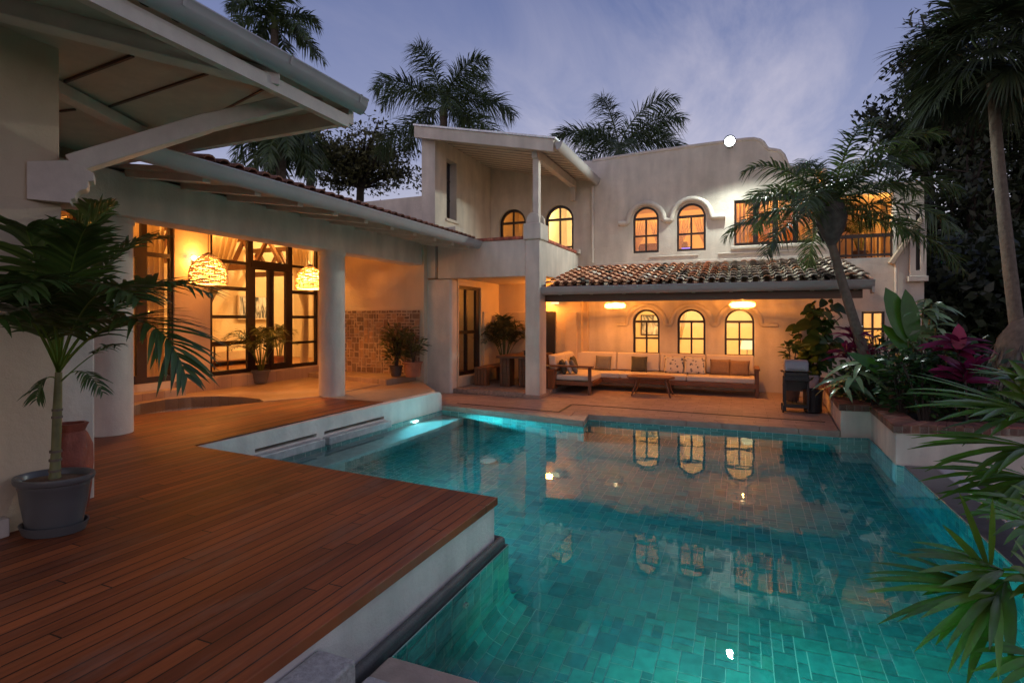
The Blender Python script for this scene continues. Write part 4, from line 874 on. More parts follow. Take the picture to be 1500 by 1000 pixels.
part('lower_shelf', MATS['black_plastic'], gr, lambda m: m.box((gx - .21, gy - .19, .10), (gx + .21, gy + .19, .16)), bevel=.01)
part('back_panel', MATS['black_plastic'], gr, lambda m: m.box((gx - .18, gy + .10, .38), (gx + .18, gy + .13, .66)))
for s in (-1, 1): part('wheel', MATS['black_plastic'], gr, lambda m: m.tube([(gx - .235, gy + s * .15, .07), (gx - .205, gy + s * .15, .07)], .07, 18), smooth=True)
part('gas_hose', MATS['black_plastic'], gr, lambda m: m.tube([(gx - .06, gy - .05, .17), (gx - .06, gy - .06, .26), (gx - .01, gy - .08, .30), (gx, gy - .06, .24), (gx + .02, gy - .04, .17)], .008, 6), smooth=True)
bn = thing('waste_bin', (1.22, 11.6, 0), 'black round bin standing between the grill and the planter', 'bin')
part('bin_body', MATS['black_plastic'], bn, lambda m: m.lathe([(.12, 0), (.155, .02), (.165, .38), (.170, .40), (.172, .42), (.155, .42), (.15, .05), (0, .04)], (1.22, 11.6, 0), 28), smooth=True)
part('rim', MATS['black_enamel'], bn, lambda m: m.tube([(1.22 + .168 * math.cos(a), 11.6 + .168 * math.sin(a), .425) for a in np.linspace(0, 2 * PI, 28, endpoint=False)], .012, 6, closed=True), smooth=True)

# terracotta sculpture jar on the deck
j = thing('terracotta_jar', Vector((-4.70, 2.52, DZ)), 'carved reddish terracotta jar behind the grey palm pot', 'jar'); jc = Vector((-4.70, 2.52, DZ))
part('jar_body', MATS['carved_terracotta'], j, lambda m: m.lathe([(.08, 0), (.115, .03), (.148, .2), (.155, .36), (.14, .48), (.11, .57), (.09, .60), (.10, .64), (.108, .66), (.085, .66), (.075, .60), (.1, .45), (.08, .1), (0, .05)], jc, 22, sx=1, sy=.9), smooth=True)
ob = bpy.data.objects['jar_body']; 
for v in ob.data.vertices:
    a = math.atan2(v.co.y, v.co.x); k = 1 + .13 * math.sin(2 * a + 7 * v.co.z + 1) + .07 * math.sin(5 * a - 12 * v.co.z); v.co.x *= k; v.co.y *= k

# ---- rattan lamps
def basket_lamp(c, rad, h, zc, label, energy):
    t = thing('basket_pendant', c, label, 'pendant lamp', 'domed rattan pendants on the terrace'); c = Vector(c); m = MB(); n = 21
    for k in range(n):
        s = k / (n - 1); z = -h / 2 + h * s; r = rad * (1 - max(0, (s - .25) / .75) ** 2.4 * .72); k0 = random.uniform(0, 6)
        m.tube([c + Vector((r * math.cos(a), r * math.sin(a), z + .005 * math.sin(5 * a + k0))) for a in np.linspace(0, 2 * PI, 28, endpoint=False)], .0112, 5, closed=True)
    for k in range(20):
        a = 2 * PI * k / 20; m.tube([c + Vector((rad * (1 - max(0, (s - .25) / .75) ** 2.4 * .72) * math.cos(a), rad * (1 - max(0, (s - .25) / .75) ** 2.4 * .72) * math.sin(a), -h / 2 + h * s)) for s in np.linspace(0, 1, 8)], .006, 4)
    m.build('shade', MATS['pale_rattan'], t, smooth=True)
    part('added_diffuser', MATS['lamp_diffuser'], t, lambda m: m.lathe([(rad * (1 - max(0, (s - .25) / .75) ** 2.4 * .72) - .022, -h / 2 + h * s) for s in np.linspace(0.0, .97, 12)], c, 28), smooth=True)  # sheet added within the weave to make the basket glow
    part('cord', MATS['black_plastic'], t, lambda m: m.tube([c + Vector((0, 0, h / 2)), (c.x, c.y, zc)], .006, 5))
    part('cap', MATS['dark_brown_frame'], t, lambda m: m.lathe([(.07, h / 2 - .01), (.08, h / 2 + .01), (.02, h / 2 + .05), (0, h / 2 + .05)], c, 12), smooth=True)
    part('bulb', MATS['warm_bulb'], t, lambda m: m.lathe([(0, -.045), (.03, -.03), (.042, 0), (.03, .03), (.018, .06), (0, .065)], c + Vector((0, 0, .05)), 14), smooth=True)
    light('POINT', 'lamp_light', c + Vector((0, 0, -.03)), energy, LAMP, .03, parent=t)
basket_lamp(Xp(305, 395, -8.6), .30, .50, 3.70, 'large domed rattan pendant beside the wall light, nearer of two on the terrace', 165)
basket_lamp(Xp(454, 407, -8.6), .30, .48, 3.70, 'domed rattan pendant half hidden behind the round column', 330)
def disc_lamp(c, rad, label, energy):
    t = thing('disc_pendant', c, label, 'pendant lamp', 'flat woven pendants over the patio sofa'); c = Vector(c); m = MB(); n = 15
    pl_ = [(.22 * rad, -.075), (.55 * rad, -.085), (.80 * rad, -.08), (.94 * rad, -.055), (rad, -.01), (.97 * rad, .035), (.82 * rad, .065), (.5 * rad, .08), (.2 * rad, .085)]
    cum = [0]
    for a_, b_ in zip(pl_, pl_[1:]): cum.append(cum[-1] + math.hypot(a_[0] - b_[0], a_[1] - b_[1]))
    def pr(s):
        q = s * cum[-1]
        for i in range(len(pl_) - 1):
            if q <= cum[i + 1] + 1e-9: f = (q - cum[i]) / (cum[i + 1] - cum[i]); return pl_[i][0] + (pl_[i + 1][0] - pl_[i][0]) * f, pl_[i][1] + (pl_[i + 1][1] - pl_[i][1]) * f
        return pl_[-1]
    for k in range(n):
        r, z = pr(k / (n - 1)); m.tube([c + Vector((r * math.cos(a), r * math.sin(a), z)) for a in np.linspace(0, 2 * PI, 30, endpoint=False)], .0042, 4, closed=True)
    for k in range(26):
        a0 = 2 * PI * k / 26; m.tube([c + Vector((pr(s)[0] * math.cos(a0 + .5 * s), pr(s)[0] * math.sin(a0 + .5 * s), pr(s)[1])) for s in np.linspace(.06, .94, 14)], .0030, 4)
    m.build('shade', MATS['pale_rattan'], t, smooth=True)
    part('added_diffuser', MATS['lamp_diffuser'], t, lambda m: m.lathe([(max(.01, pr(s)[0] - .014), pr(s)[1] * .84) for s in np.linspace(0.0, 1, 18)], c, 30), smooth=True)  # added sheet that makes the woven disc glow from below
    part('cord', MATS['black_plastic'], t, lambda m: m.tube([c + Vector((0, 0, .08)), (c.x, c.y, 2.80)], .006, 5))
    part('bulb', MATS['warm_bulb'], t, lambda m: m.lathe([(0, -.045), (.03, -.03), (.042, 0), (.03, .03), (.018, .055), (0, .06)], c + Vector((0, 0, .022)), 14), smooth=True)
    light('POINT', 'lamp_light', c + Vector((0, 0, -.048)), energy, LAMP, .02, parent=t)
disc_lamp((-2.88, 13.40, 2.08), .27, 'flat woven pendant lamp over the left half of the patio sofa', 250)
disc_lamp((.01, 13.33, 2.07), .28, 'flat woven pendant lamp over the right end of the patio sofa', 250)
# wall sconce on the terrace
sc = Vector((XW + .10, 7.5, 2.92)); t = thing('wall_sconce', sc, 'bright wall light with two bulbs between the glazed screens', 'wall light')
part('back_plate', MATS['dark_brown_frame'], t, lambda m: (m.box((XW + .003, 7.46, 2.84), (XW + .03, 7.54, 3.0)), m.tube([(XW + .02, 7.5, 2.9), (XW + .09, 7.5, 2.86), (XW + .10, 7.5, 2.9)], .012, 6)), smooth=True)
for s in (-1, 1): part('bulb', MATS['warm_bulb'], t, lambda m: m.lathe([(0, -.05), (.035, -.03), (.05, 0), (.035, .035), (0, .05)], sc + Vector((.02, s * .07, .02)), 14), smooth=True)
light('POINT', 'lamp_light', sc + Vector((.12, 0, .0)), 40, LAMP, .07, parent=t)
sc = Vector((-4.60, 13.88, 2.22)); t = thing('wall_lamp', sc, 'box wall lamp above the dark door behind the square column', 'wall light')
part('housing', MATS['lit_lampshade'], t, lambda m: m.box(sc - Vector((.09, .06, .07)), sc + Vector((.09, .06, .07))), bevel=.01)
part('bracket', MATS['dark_brown_frame'], t, lambda m: m.box(sc + Vector((-.03, .061, -.03)), sc + Vector((.03, .118, .03))))
light('POINT', 'lamp_light', sc + Vector((-.1, -.16, 0)), 44, LAMP, .08, parent=t)

# floodlight on the parapet
fc = Yp(1069, 207, 13.92); t = thing('floodlight', fc, 'dazzling white floodlight fixed on top of the house parapet', 'floodlight')
fd = Vector((.10, -1, -.62)).normalized(); fs_ = fd.cross(EZ).normalized(); fu = fs_.cross(fd)
part('housing', MATS['black_enamel'], t, lambda m: m.tube([fc - fd * .08, fc - fd * .06, fc], [.07, .135, .14], 20), smooth=True)
part('lens', MATS['flood_led'], t, lambda m: m.tube([fc + fd * .003, fc + fd * .012], .112, 32))
part('bracket', MATS['black_enamel'], t, lambda m: (m.bar(fc - fd * .08, (fc.x, 14.36, 6.02), .035, .035), m.box((fc.x - .06, 14.34, 5.94), (fc.x + .06, 14.387, 6.08))))
light('SPOT', 'flood_light', fc + fd * .075, 560, (.88, 1, .95), .10, target=fc + fd * 10, parent=t, spot_size=R(179), spot_blend=.25)

# underwater lights
def pool_lamp(c, d, label, energy, col, tgt):
    t = thing('pool_light', c, label, 'pool light', 'round underwater lights'); c = Vector(c); d = Vector(d).normalized()
    part('lens', MATS['pool_led'], t, lambda m: m.tube([c, c + d * .015], .085, 20), smooth=True)
    part('trim_ring', MATS['brushed_steel'], t, lambda m: m.tube([c - d * .005, c + d * .02], .105, 24, cap=False), smooth=True)
    light('SPOT', 'underwater_light', c + d * .05, energy, col, .09, target=Vector(tgt), parent=t, spot_size=R(150), spot_blend=.7)
pool_lamp((-5.58, 8.62, -.33), (1, -.03, 0), 'glowing underwater light on the far left pool wall near the slots', 560, (.22, .86, 1), (-3.4, 8.2, -1.1))
pool_lamp((.35, 2.44, -.42), (0, 1, 0), 'underwater light on the near pool wall below the camera', 235, (.34, 1, .74), (.3, 6, -.7))
pool_lamp((-3.6, 4.27, -.45), (.08, 1, 0), 'added underwater light hidden below the deck edge, brightening the middle of the pool', 150, (.30, .95, .95), (-2.6, 7, -1.3))  # lamp added out of view to brighten the pool's centre
t = thing('return_jet', (-1.755, 3.33, -.34), 'small white water inlet on the tiled wall under the deck corner', 'pool inlet')
part('jet_ring', MATS['white_painted_wood'], t, lambda m: m.tube([(-1.755, 3.33, -.34), (-1.735, 3.33, -.34)], .03, 16), smooth=True)
part('jet_hole', MATS['black_plastic'], t, lambda m: m.tube([(-1.74, 3.33, -.34), (-1.733, 3.33, -.34)], .012, 10))

# ---- curtains and room contents
def curtain(p0, p1, z0, z1, label, nf=9, gather=None, side=None, depth=.05, group='curtains behind the glass', tie=.45):
    """hangs between p0 and p1 (x,y); gather=0/1 ties it to that end at height fraction tie"""
    p0, p1 = Vector((*p0, 0)), Vector((*p1, 0)); d = p1 - p0; nv = Vector((-d.y, d.x, 0)).normalized(); nu, nv_ = nf * 8, 18; vs = []
    for j in range(nv_ + 1):
        s = j / nv_; z = z1 + (z0 - z1) * s
        k = 1.0
        if gather is not None:
            if s < tie: k = 1 - .78 * (s / tie) ** 1.25
            else: k = .22 + .14 * (s - tie) / (1 - tie)
        for i in range(nu + 1):
            u = i / nu; uu = u * k if gather == 0 else (1 - (1 - u) * k if gather == 1 else u)
            vs.append(p0 + d * uu + nv * (math.sin(u * nf * 2 * PI + .6 * math.sin(3 * s)) * depth * (.4 + .6 * k)) + Vector((0, 0, z)))
    fs = [(j * (nu + 1) + i, j * (nu + 1) + i + 1, (j + 1) * (nu + 1) + i + 1, (j + 1) * (nu + 1) + i) for j in range(nv_) for i in range(nu)]
    m = MB(); m.add(vs, fs); o = m.build('curtain', MATS['sheer_curtain'], smooth=True); return tag(o, label, 'curtain', group)
xc = XW - .42
curtain((xc, 7.86), (xc, 8.95), .6, 3.75, 'sheer curtain tied to the left in the wide glazed terrace screen', 8, 0, tie=.62)
curtain((xc, 10.30), (xc, 11.05), .6, 3.75, 'sheer curtain tied to the right in the wide glazed terrace screen', 6, 1, tie=.55)
curtain((xc, 6.60), (xc, 7.2), .6, 3.75, 'straight sheer curtain in the narrow glazed screen by the wall light', 6)
curtain((xc, 3.9), (xc, 4.95), .6, 3.75, 'orange lit curtain glimpsed above the potted palm', 8)
yc = YF + .42
for (a, b), g_, L in ((UWIN[0], 0, 'curtain tied left in the left upper arched window'), (UWIN[0], 1, 'curtain tied right in the left upper arched window'), (UWIN[1], 0, 'curtain tied left in the right upper arched window'), (UWIN[1], 1, 'curtain tied right in the right upper arched window')):
    c_ = (a + b) / 2; p = (a - .02, c_ + .02) if g_ == 0 else (c_ - .02, b + .02)
    curtain((p[0], yc), (p[1], yc), 3.35, 4.36, L, 5, g_, depth=.025, tie=.7)
curtain((-.2, yc), (.16, yc), 3.4, 4.75, 'curtain at the left end of the large upstairs window', 4)
curtain((.62, yc), (.92, yc), 3.4, 4.75, 'curtain in the middle of the large upstairs window', 3)
curtain((1.2, yc), (1.6, yc), 3.4, 4.75, 'curtain at the right end of the large upstairs window', 4)
curtain((2.55, 15.6), (3.0, 15.6), 3.1, 4.5, 'curtain hanging inside the upstairs loggia', 5)
curtain((-1.56, yc), (-1.28, yc), .75, 2.0, 'curtain in the middle arched patio window', 3, 0, depth=.02, tie=.75)
# painting, sofa, stool, plant inside the living room
bx = -13.50; a, b = Xp(350, 434, bx), Xp(392, 466, bx)
t = thing('painting', a, 'blue grey abstract painting on the living room wall seen through the glazed doors', 'painting')
part('canvas', MATS['abstract_painting'], t, lambda m: m.box((bx - .02, a.y, b.z), (bx + .02, b.y, a.z))); part('frame', MATS['white_painted_wood'], t, lambda m: m.slab(rect(a.y - .04, b.y + .04, b.z - .04, a.z + .04), [rect(a.y + .001, b.y - .001, b.z + .001, a.z - .001)], (bx + .03, 0, 0), EY, EZ, EX, .07))
t = thing('indoor_sofa', (-12.9, 10.5, .5), 'pale sofa along the back wall of the living room', 'sofa')
part('seat', CU, t, lambda m: m.box((-13.4, 8.6, .62), (-12.6, 12.3, .92)), bevel=.05); part('backrest', CU, t, lambda m: m.box((-13.55, 8.6, .62), (-13.3, 12.3, 1.3)), bevel=.05)
for y in (8.75, 12.15): part('leg', DT, t, lambda m: m.box((-12.8, y - .04, .5), (-12.7, y + .04, .62)))
t = thing('wicker_stool', (-11.2, 8.55, .5), 'round pale wicker stool inside the left pane of the glazed screen', 'stool')
part('stool_body', MATS['pale_rattan'], t, lambda m: [m.tube([(-11.2 + (.19 + .03 * math.sin(k)) * math.cos(q), 8.55 + .2 * math.sin(q), .53 + k * .035) for q in np.linspace(0, 2 * PI, 20, endpoint=False)], .019, 5, closed=True) for k in range(12)], smooth=True)
part('seat', MATS['white_linen'], t, lambda m: m.lathe([(.2, .93), (.22, .95), (.2, 1.0), (0, 1.01)], (-11.2, 8.55, 0), 20), smooth=True)
t = thing('side_table', (-11.6, 9.25, .5), 'thin legged side table inside the glazed terrace screen', 'table')
part('table_top', DT, t, lambda m: m.box((-11.9, 8.8, 1.10), (-11.35, 9.5, 1.13)))
for x, y in ((-11.85, 8.85), (-11.4, 8.85), (-11.85, 9.45), (-11.4, 9.45)): part('leg', DT, t, lambda m: m.box((x - .015, y - .015, .5), (x + .015, y + .015, 1.10)))
t = thing('table_lamp', (-.05, 15.1, .8), 'lit table lamp inside the right arched patio window', 'lamp')
part('shade', MATS['lit_lampshade'], t, lambda m: m.lathe([(.17, .98), (.12, 1.22)], (.12, 15.15, 0), 20), smooth=True); part('base', MATS['brushed_steel'], t, lambda m: m.lathe([(.07, .78), (.05, .8), (.015, .83), (.015, 1.0), (0, 1.0)], (.12, 15.15, 0), 14), smooth=True)
t = thing('desk', (0, 15.2, .05), 'desk just inside the right arched patio window', 'desk'); part('table_top', DT, t, lambda m: m.box((-.6, 14.85, .74), (.7, 15.5, .78)))
for x in (-.55, .65): part('leg', DT, t, lambda m: m.box((x - .03, 14.9, .05), (x + .03, 15.45, .74)))
t = thing('television', (-1.4, 15.8, 3.1), 'small purple glowing screen in the right upper arched window', 'television')
sx0, sx1 = Yp(997, 355, 15.8).x, Yp(1011, 355, 15.8).x
part('screen', MATS['tv_glow'], t, lambda m: m.box((sx0, 15.79, 3.50), (sx1, 15.80, 3.72))); part('bezel', MATS['black_plastic'], t, lambda m: m.box((sx0 - .02, 15.803, 3.48), (sx1 + .02, 15.85, 3.74))); part('stand', MATS['black_plastic'], t, lambda m: m.box((sx0 + .05, 15.70, 3.1), (sx1 - .05, 15.9, 3.479)))
def picture(x, y, z, w, h, label):
    t = thing('framed_picture', (x, y, z), label, 'picture'); part('canvas', MATS['abstract_painting'], t, lambda m: m.box((x - w / 2, y - .02, z - h / 2), (x + w / 2, y - .012, z + h / 2)))
    part('frame', MATS['dark_brown_frame'], t, lambda m: m.slab(rect(x - w / 2 - .03, x + w / 2 + .03, z - h / 2 - .03, z + h / 2 + .03), [rect(x - w / 2 + .001, x + w / 2 - .001, z - h / 2 + .001, z + h / 2 - .001)], (0, y - .03, 0), EX, EZ, -EY, .028))
picture(-2.6, 17.99, 1.55, .8, .6, 'framed picture on the far wall seen through the left arched patio window')
picture(-4.35, 17.19, 4.3, .7, .5, 'framed picture inside the bright balcony room')
t = thing('bed', (-2.4, 17.3, 3.1), 'bed with dark headboard inside the left upper arched window', 'bed')
part('headboard', DT, t, lambda m: m.box((-3.3, 18.1, 3.1), (-1.6, 18.18, 4.2)), bevel=.02); part('mattress', CU, t, lambda m: m.box((-3.2, 16.2, 3.3), (-1.7, 18.09, 3.6)), bevel=.06)
for x in (-3.15, -1.75): part('leg', DT, t, lambda m: m.box((x - .04, 16.25, 3.1), (x + .04, 16.33, 3.3)))
t = thing('wardrobe', (.9, 17.9, 3.1), 'brown wardrobe inside the large upstairs window', 'wardrobe')
part('cabinet', TK, t, lambda m: m.box((.2, 17.6, 3.1), (1.6, 18.19, 4.9)), bevel=.01)
for x in (.22, .92): part('door', TZ, t, lambda m: m.box((x, 17.57, 3.15), (x + .66, 17.598, 4.85)), bevel=.008)
# room lights: unseen point lights just inside the front walls, above the window heads
W(-10.65, 8.6, 4.08, 190, WARM, .1); W(-10.65, 10.2, 4.08, 190, WARM, .1); W(-10.7, 6.3, 4.08, 150, WARM, .1); W(-10.7, 4.4, 4.08, 70, WARM, .1); W(-11.3, 12.6, 4.0, 220, WARMW, .1)
W(.0, YF + .55, 2.62, 260, WARMW, .1); W(-1.2, YF + .55, 2.62, 150, WARMW, .1); W(-2.3, YF + .55, 2.62, 150, WARM, .1); W(2.7, YF + .5, 2.62, 110, WARMW, .1)
W(-2.3, YF + .65, 5.05, 120, WARM, .1); W(-1.2, YF + .65, 5.05, 120, WARM, .1); W(.5, YF + .65, 5.05, 140, WARM, .1)
W(-6.2, YF + .55, 5.15, 40, WARM, .1); W(-4.5, YF + .55, 5.15, 240, (1, .70, .30), .1); W(3.12, YF + .30, 4.1, 46, WARM, .06)
# ================================================================== PLANTS
def bez(p, n):
    p = [Vector(q) for q in p]; out = []
    for i in range(n + 1):
        t = i / n
        if len(p) == 3: out.append(p[0] * (1 - t) ** 2 + p[1] * 2 * t * (1 - t) + p[2] * t * t)
        else: out.append(p[0] * (1 - t) ** 3 + p[1] * 3 * t * (1 - t) ** 2 + p[2] * 3 * t * t * (1 - t) + p[3] * t ** 3)
    return out
def pinnate(lb, rach, L, n, w, start=.18, fwd=55, droop=.25, plum=0.0, vee=.35, stemw=.012, tl=(.65, 1.3), stemtint=(2.2, 2.0, 1.2), seg=4):
    k = len(rach) - 1
    lb.blade(rach, [stemw * (1 - .8 * i / k) for i in range(k + 1)], (0.3, -.6, .8), stemtint, fold=.5)
    lb.blade(rach, [stemw * (1 - .8 * i / k) for i in range(k + 1)], (-.8, .5, .3), stemtint, fold=.5)
    for s in (-1, 1):
        for i in range(n):
            t = start + (1 - start) * (i + random.uniform(.2, .8)) / n; f = t * k; a = min(int(f), k - 1); p = rach[a].lerp(rach[a + 1], f - a); d = (rach[a + 1] - rach[a]).normalized()
            up = EZ if abs(d.z) < .93 else Vector((FW[0], FW[1], 0)) * -1
            sd = d.cross(up); sd.normalize(); nn = sd.cross(d).normalized()
            if plum: q = random.uniform(-plum, plum); sd2 = sd * math.cos(q) + nn * math.sin(q); nn = nn * math.cos(q) - sd * math.sin(q); sd = sd2
            prof = math.sin(PI * (.16 + .80 * (t - start) / (1 - start))) ** .65; l = L * prof * random.uniform(.85, 1.1); ang = R(fwd - 22 * (t - .5) + random.uniform(-7, 7))
            ld = (d * math.cos(ang) + sd * s * math.sin(ang) + nn * vee * random.uniform(.6, 1.2)).normalized(); dr = droop * random.uniform(.6, 1.4)
            pts = [p + ld * l * q + Vector((0, 0, -dr * l * q * q)) for q in [j / seg for j in range(seg + 1)]]
            ww = w * random.uniform(.8, 1.15); lb.blade(pts, [ww * x for x in ([.45, 1, .92, .6, .04] if seg == 4 else [.6, 1, .55, .04])], nn, tv(*tl), fold=.22)
def fan_leaf(lb, H, axis, nrm, n, spread, L, w, droop=.25, split=.35, tl=(.7, 1.3), petiole=None, pw=.011):
    H, axis, nrm = Vector(H), Vector(axis).normalized(), Vector(nrm); nrm = (nrm - axis * nrm.dot(axis)).normalized(); sd = axis.cross(nrm)
    if petiole is not None: lb.blade(bez([petiole, (Vector(petiole) + H) / 2 + Vector((0, 0, .12)), H], 6), [pw] * 7, nrm, (1.3, 1.4, .9), fold=.6)
    for i in range(n):
        a = R(spread) * ((i + .5) / n - .5); l = L * (1 - .28 * abs(a / R(spread) * 2) ** 2) * random.uniform(.86, 1.08); d = axis * math.cos(a) + sd * math.sin(a)
        d = (d + nrm * random.uniform(-.10, .10)).normalized(); dr = droop * random.uniform(.4, 1.6)
        pts = [H + d * l * t + Vector((0, 0, -dr * l * t ** 2.3)) for t in (0, .2, .42, .66, .86, 1)]
        lb.blade(pts, [w * x for x in (.22, .72, 1, .86, .5, .05)], nrm, tv(*tl), fold=.30)
def broad(lb, p, d, L, w, nrm, droop=.3, tint=None, prof=(.1, .62, .95, 1, .72, .04), fold=.18):
    d = Vector(d).normalized(); pts = [Vector(p) + d * L * t + Vector((0, 0, -droop * L * t * t)) for t in (0, .15, .35, .58, .82, 1)]
    lb.blade(pts, [w * q for q in prof], nrm, tint or tv(), fold=fold)

# ---- potted palm on the deck
def pot(t, c, rt, rb, h, mat, soil='brown_soil', saucer=True, sx=1, sy=1, rot=0):
    c = Vector(c)
    part('pot', mat, t, lambda m: m.lathe([(rb * .9, .02), (rb, .025), (rb + (rt - rb) * .55, h * .55), (rt * .93, h * .80), (rt * .955, h * .82), (rt * .96, h * .88), (rt * 1.04, h * .90), (rt * 1.08, h * .95), (rt * 1.06, h), (rt * .97, h), (rt * .90, h * .95), (rt * .86, h * .8), (0, h * .79)], c, 36, sx, sy, rot), smooth=True)
    part('soil', MATS[soil], t, lambda m: m.lathe([(rt * .9, h * .90), (rt * .5, h * .93), (0, h * .95)], c, 30, sx, sy, rot), smooth=True)
    if saucer: part('saucer', mat, t, lambda m: m.lathe([(rb * .9, .001), (rb * 1.12, .003), (rb * 1.22, .05), (rb * 1.25, .065), (rb * 1.18, .065), (rb * 1.08, .03), (0, .028)], c, 36, sx, sy, rot), smooth=True)
pc = Zp(80, 777, DZ); D0 = FW[0] * pc.x + FW[1] * pc.y
pp = thing('potted_palm', pc, 'palm with broad drooping leaflets in an oval grey pot on the deck', 'potted palm')
pot(pp, pc, .225, .165, .385, MATS['grey_plastic_pot'], sx=1.0, sy=.80, rot=TH)
st = [Zp(80, 777, DZ) + Vector((0, 0, .34)), Dp(82, 660, D0), Dp(84, 600, D0), Dp(86, 545, D0)]
part('trunk', MATS['green_palm_stem'], pp, lambda m: m.tube([st[0].lerp(st[1], 0), st[0].lerp(st[1], .2), st[1], st[2], st[3]], [.044, .033, .028, .027, .020], 14), smooth=True)
def ringm(m):
    for q in (.15, .3, .42, .9, 1.0): p = st[0].lerp(st[2], q); m.tube([p + Vector((0, 0, -.008)), p + Vector((0, 0, .008))], .039 - .008 * q, 14)
part('trunk_ring', MATS['palm_bark'], pp, ringm, smooth=True)
def F(uv, dd): return Dp(uv[0], uv[1], D0 + dd)
FR_ = [((86, 545), 0, (76, 430), -.10, (100, 345), .0, (165, 300), .1, .36), ((86, 545), 0, (70, 430), -.1, (40, 335), -.2, (38, 335), -.3, .34), ((86, 545), 0, (55, 470), -.25, (10, 395), -.6, (-50, 415), -.95, .38),
       ((86, 545), 0, (70, 470), -.2, (38, 425), -.5, (-20, 480), -.9, .36), ((86, 545), 0, (112, 440), .1, (165, 350), .35, (235, 350), .55, .40), ((86, 545), 0, (120, 470), -.10, (205, 385), -.15, (305, 430), -.2, .42),
       ((86, 545), 0, (130, 480), -.25, (225, 410), -.45, (272, 550), -.6, .44), ((86, 545), 0, (108, 455), -.3, (150, 390), -.55, (205, 440), -.75, .40), ((86, 545), 0, (95, 420), .2, (135, 325), .4, (145, 300), .5, .36),
       ((86, 545), 0, (84, 440), -.35, (60, 380), -.7, (22, 430), -1.0, .38), ((86, 545), 0, (92, 430), -.15, (110, 360), -.4, (125, 335), -.6, .38)]
for a, da, b, db, c_, dc, e, de, L in FR_:
    lb = LB(); pinnate(lb, bez([F(a, da), F(b, db), F(c_, dc), F(e, de)], 16), L, 36, .0165, start=.24, fwd=47, droop=.36, vee=.34, stemw=.011); lb.build('frond', MATS['potted_palm_leaflet'], pp)
for e, c_ in (((150, 575), (120, 520)), ((175, 505), (150, 500)), ((54, 585), (66, 535))):
    lb = LB(); pinnate(lb, bez([F((88, 560), 0), F(c_, -.05), F(e, -.1)], 8), .13, 16, .007, start=.45, fwd=60, droop=.5, stemw=.005); lb.build('frond', MATS['potted_palm_leaflet'], pp)
lb = LB(); sp = bez([F((85, 545), 0), F((80, 470), 0), F((74, 392), 0)], 8); lb.blade(sp, [.012 * (1 - i / 9) + .002 for i in range(9)], (0, -1, 0), (2.6, 2.6, 1.2), fold=.6); lb.build('spear_leaf', MATS['potted_palm_leaflet'], pp)

# ---- areca palms in pots
def areca(base, h, spread, n, L, label, mat='areca_leaflet', name='potted_areca', cat='potted palm', potargs=None, dens=20, w=.011):
    base = Vector(base); t = thing(name, base, label, cat); z0 = 0
    if potargs: pot(t, base, *potargs, saucer=False); z0 = potargs[2] * .9
    for i in range(n):
        az = 2 * PI * i / n + random.uniform(-.35, .35); sp = spread * random.uniform(.35, 1.1); hh = h * random.uniform(.72, 1.05) * (1.05 - .35 * sp / spread / 1.1); d = Vector((math.cos(az), math.sin(az), 0))
        b = base + d * .04 + Vector((0, 0, z0)); lb = LB()
        pinnate(lb, bez([b, b + d * sp * .18 + Vector((0, 0, hh * .65)), b + d * sp * .62 + Vector((0, 0, hh * 1.12)), b + d * sp * 1.15 + Vector((0, 0, hh * .78))], 10), L, dens, w, start=.38, fwd=50, droop=.35, stemw=.009, seg=3); lb.build('frond', MATS[mat], t)
    return t
areca(Zp(382, 562, .31), 1.22, .78, 22, .25, 'bushy areca palm in a small grey pot before the glazed terrace screen', potargs=(.19, .135, .30, MATS['grey_plastic_pot']))
areca((-11.0, 10.65, .5), 1.0, .45, 10, .24, 'small potted palm indoors behind the right pane of the glazed screen', potargs=(.18, .13, .3, MATS['clay_pot']))
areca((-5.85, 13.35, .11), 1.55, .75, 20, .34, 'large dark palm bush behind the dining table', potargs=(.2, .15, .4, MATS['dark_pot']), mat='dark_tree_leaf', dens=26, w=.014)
areca((2.55, 15.0, 3.06), 1.1, .5, 9, .28, 'palm growing inside the lit upstairs loggia', potargs=(.16, .12, .28, MATS['dark_pot']))

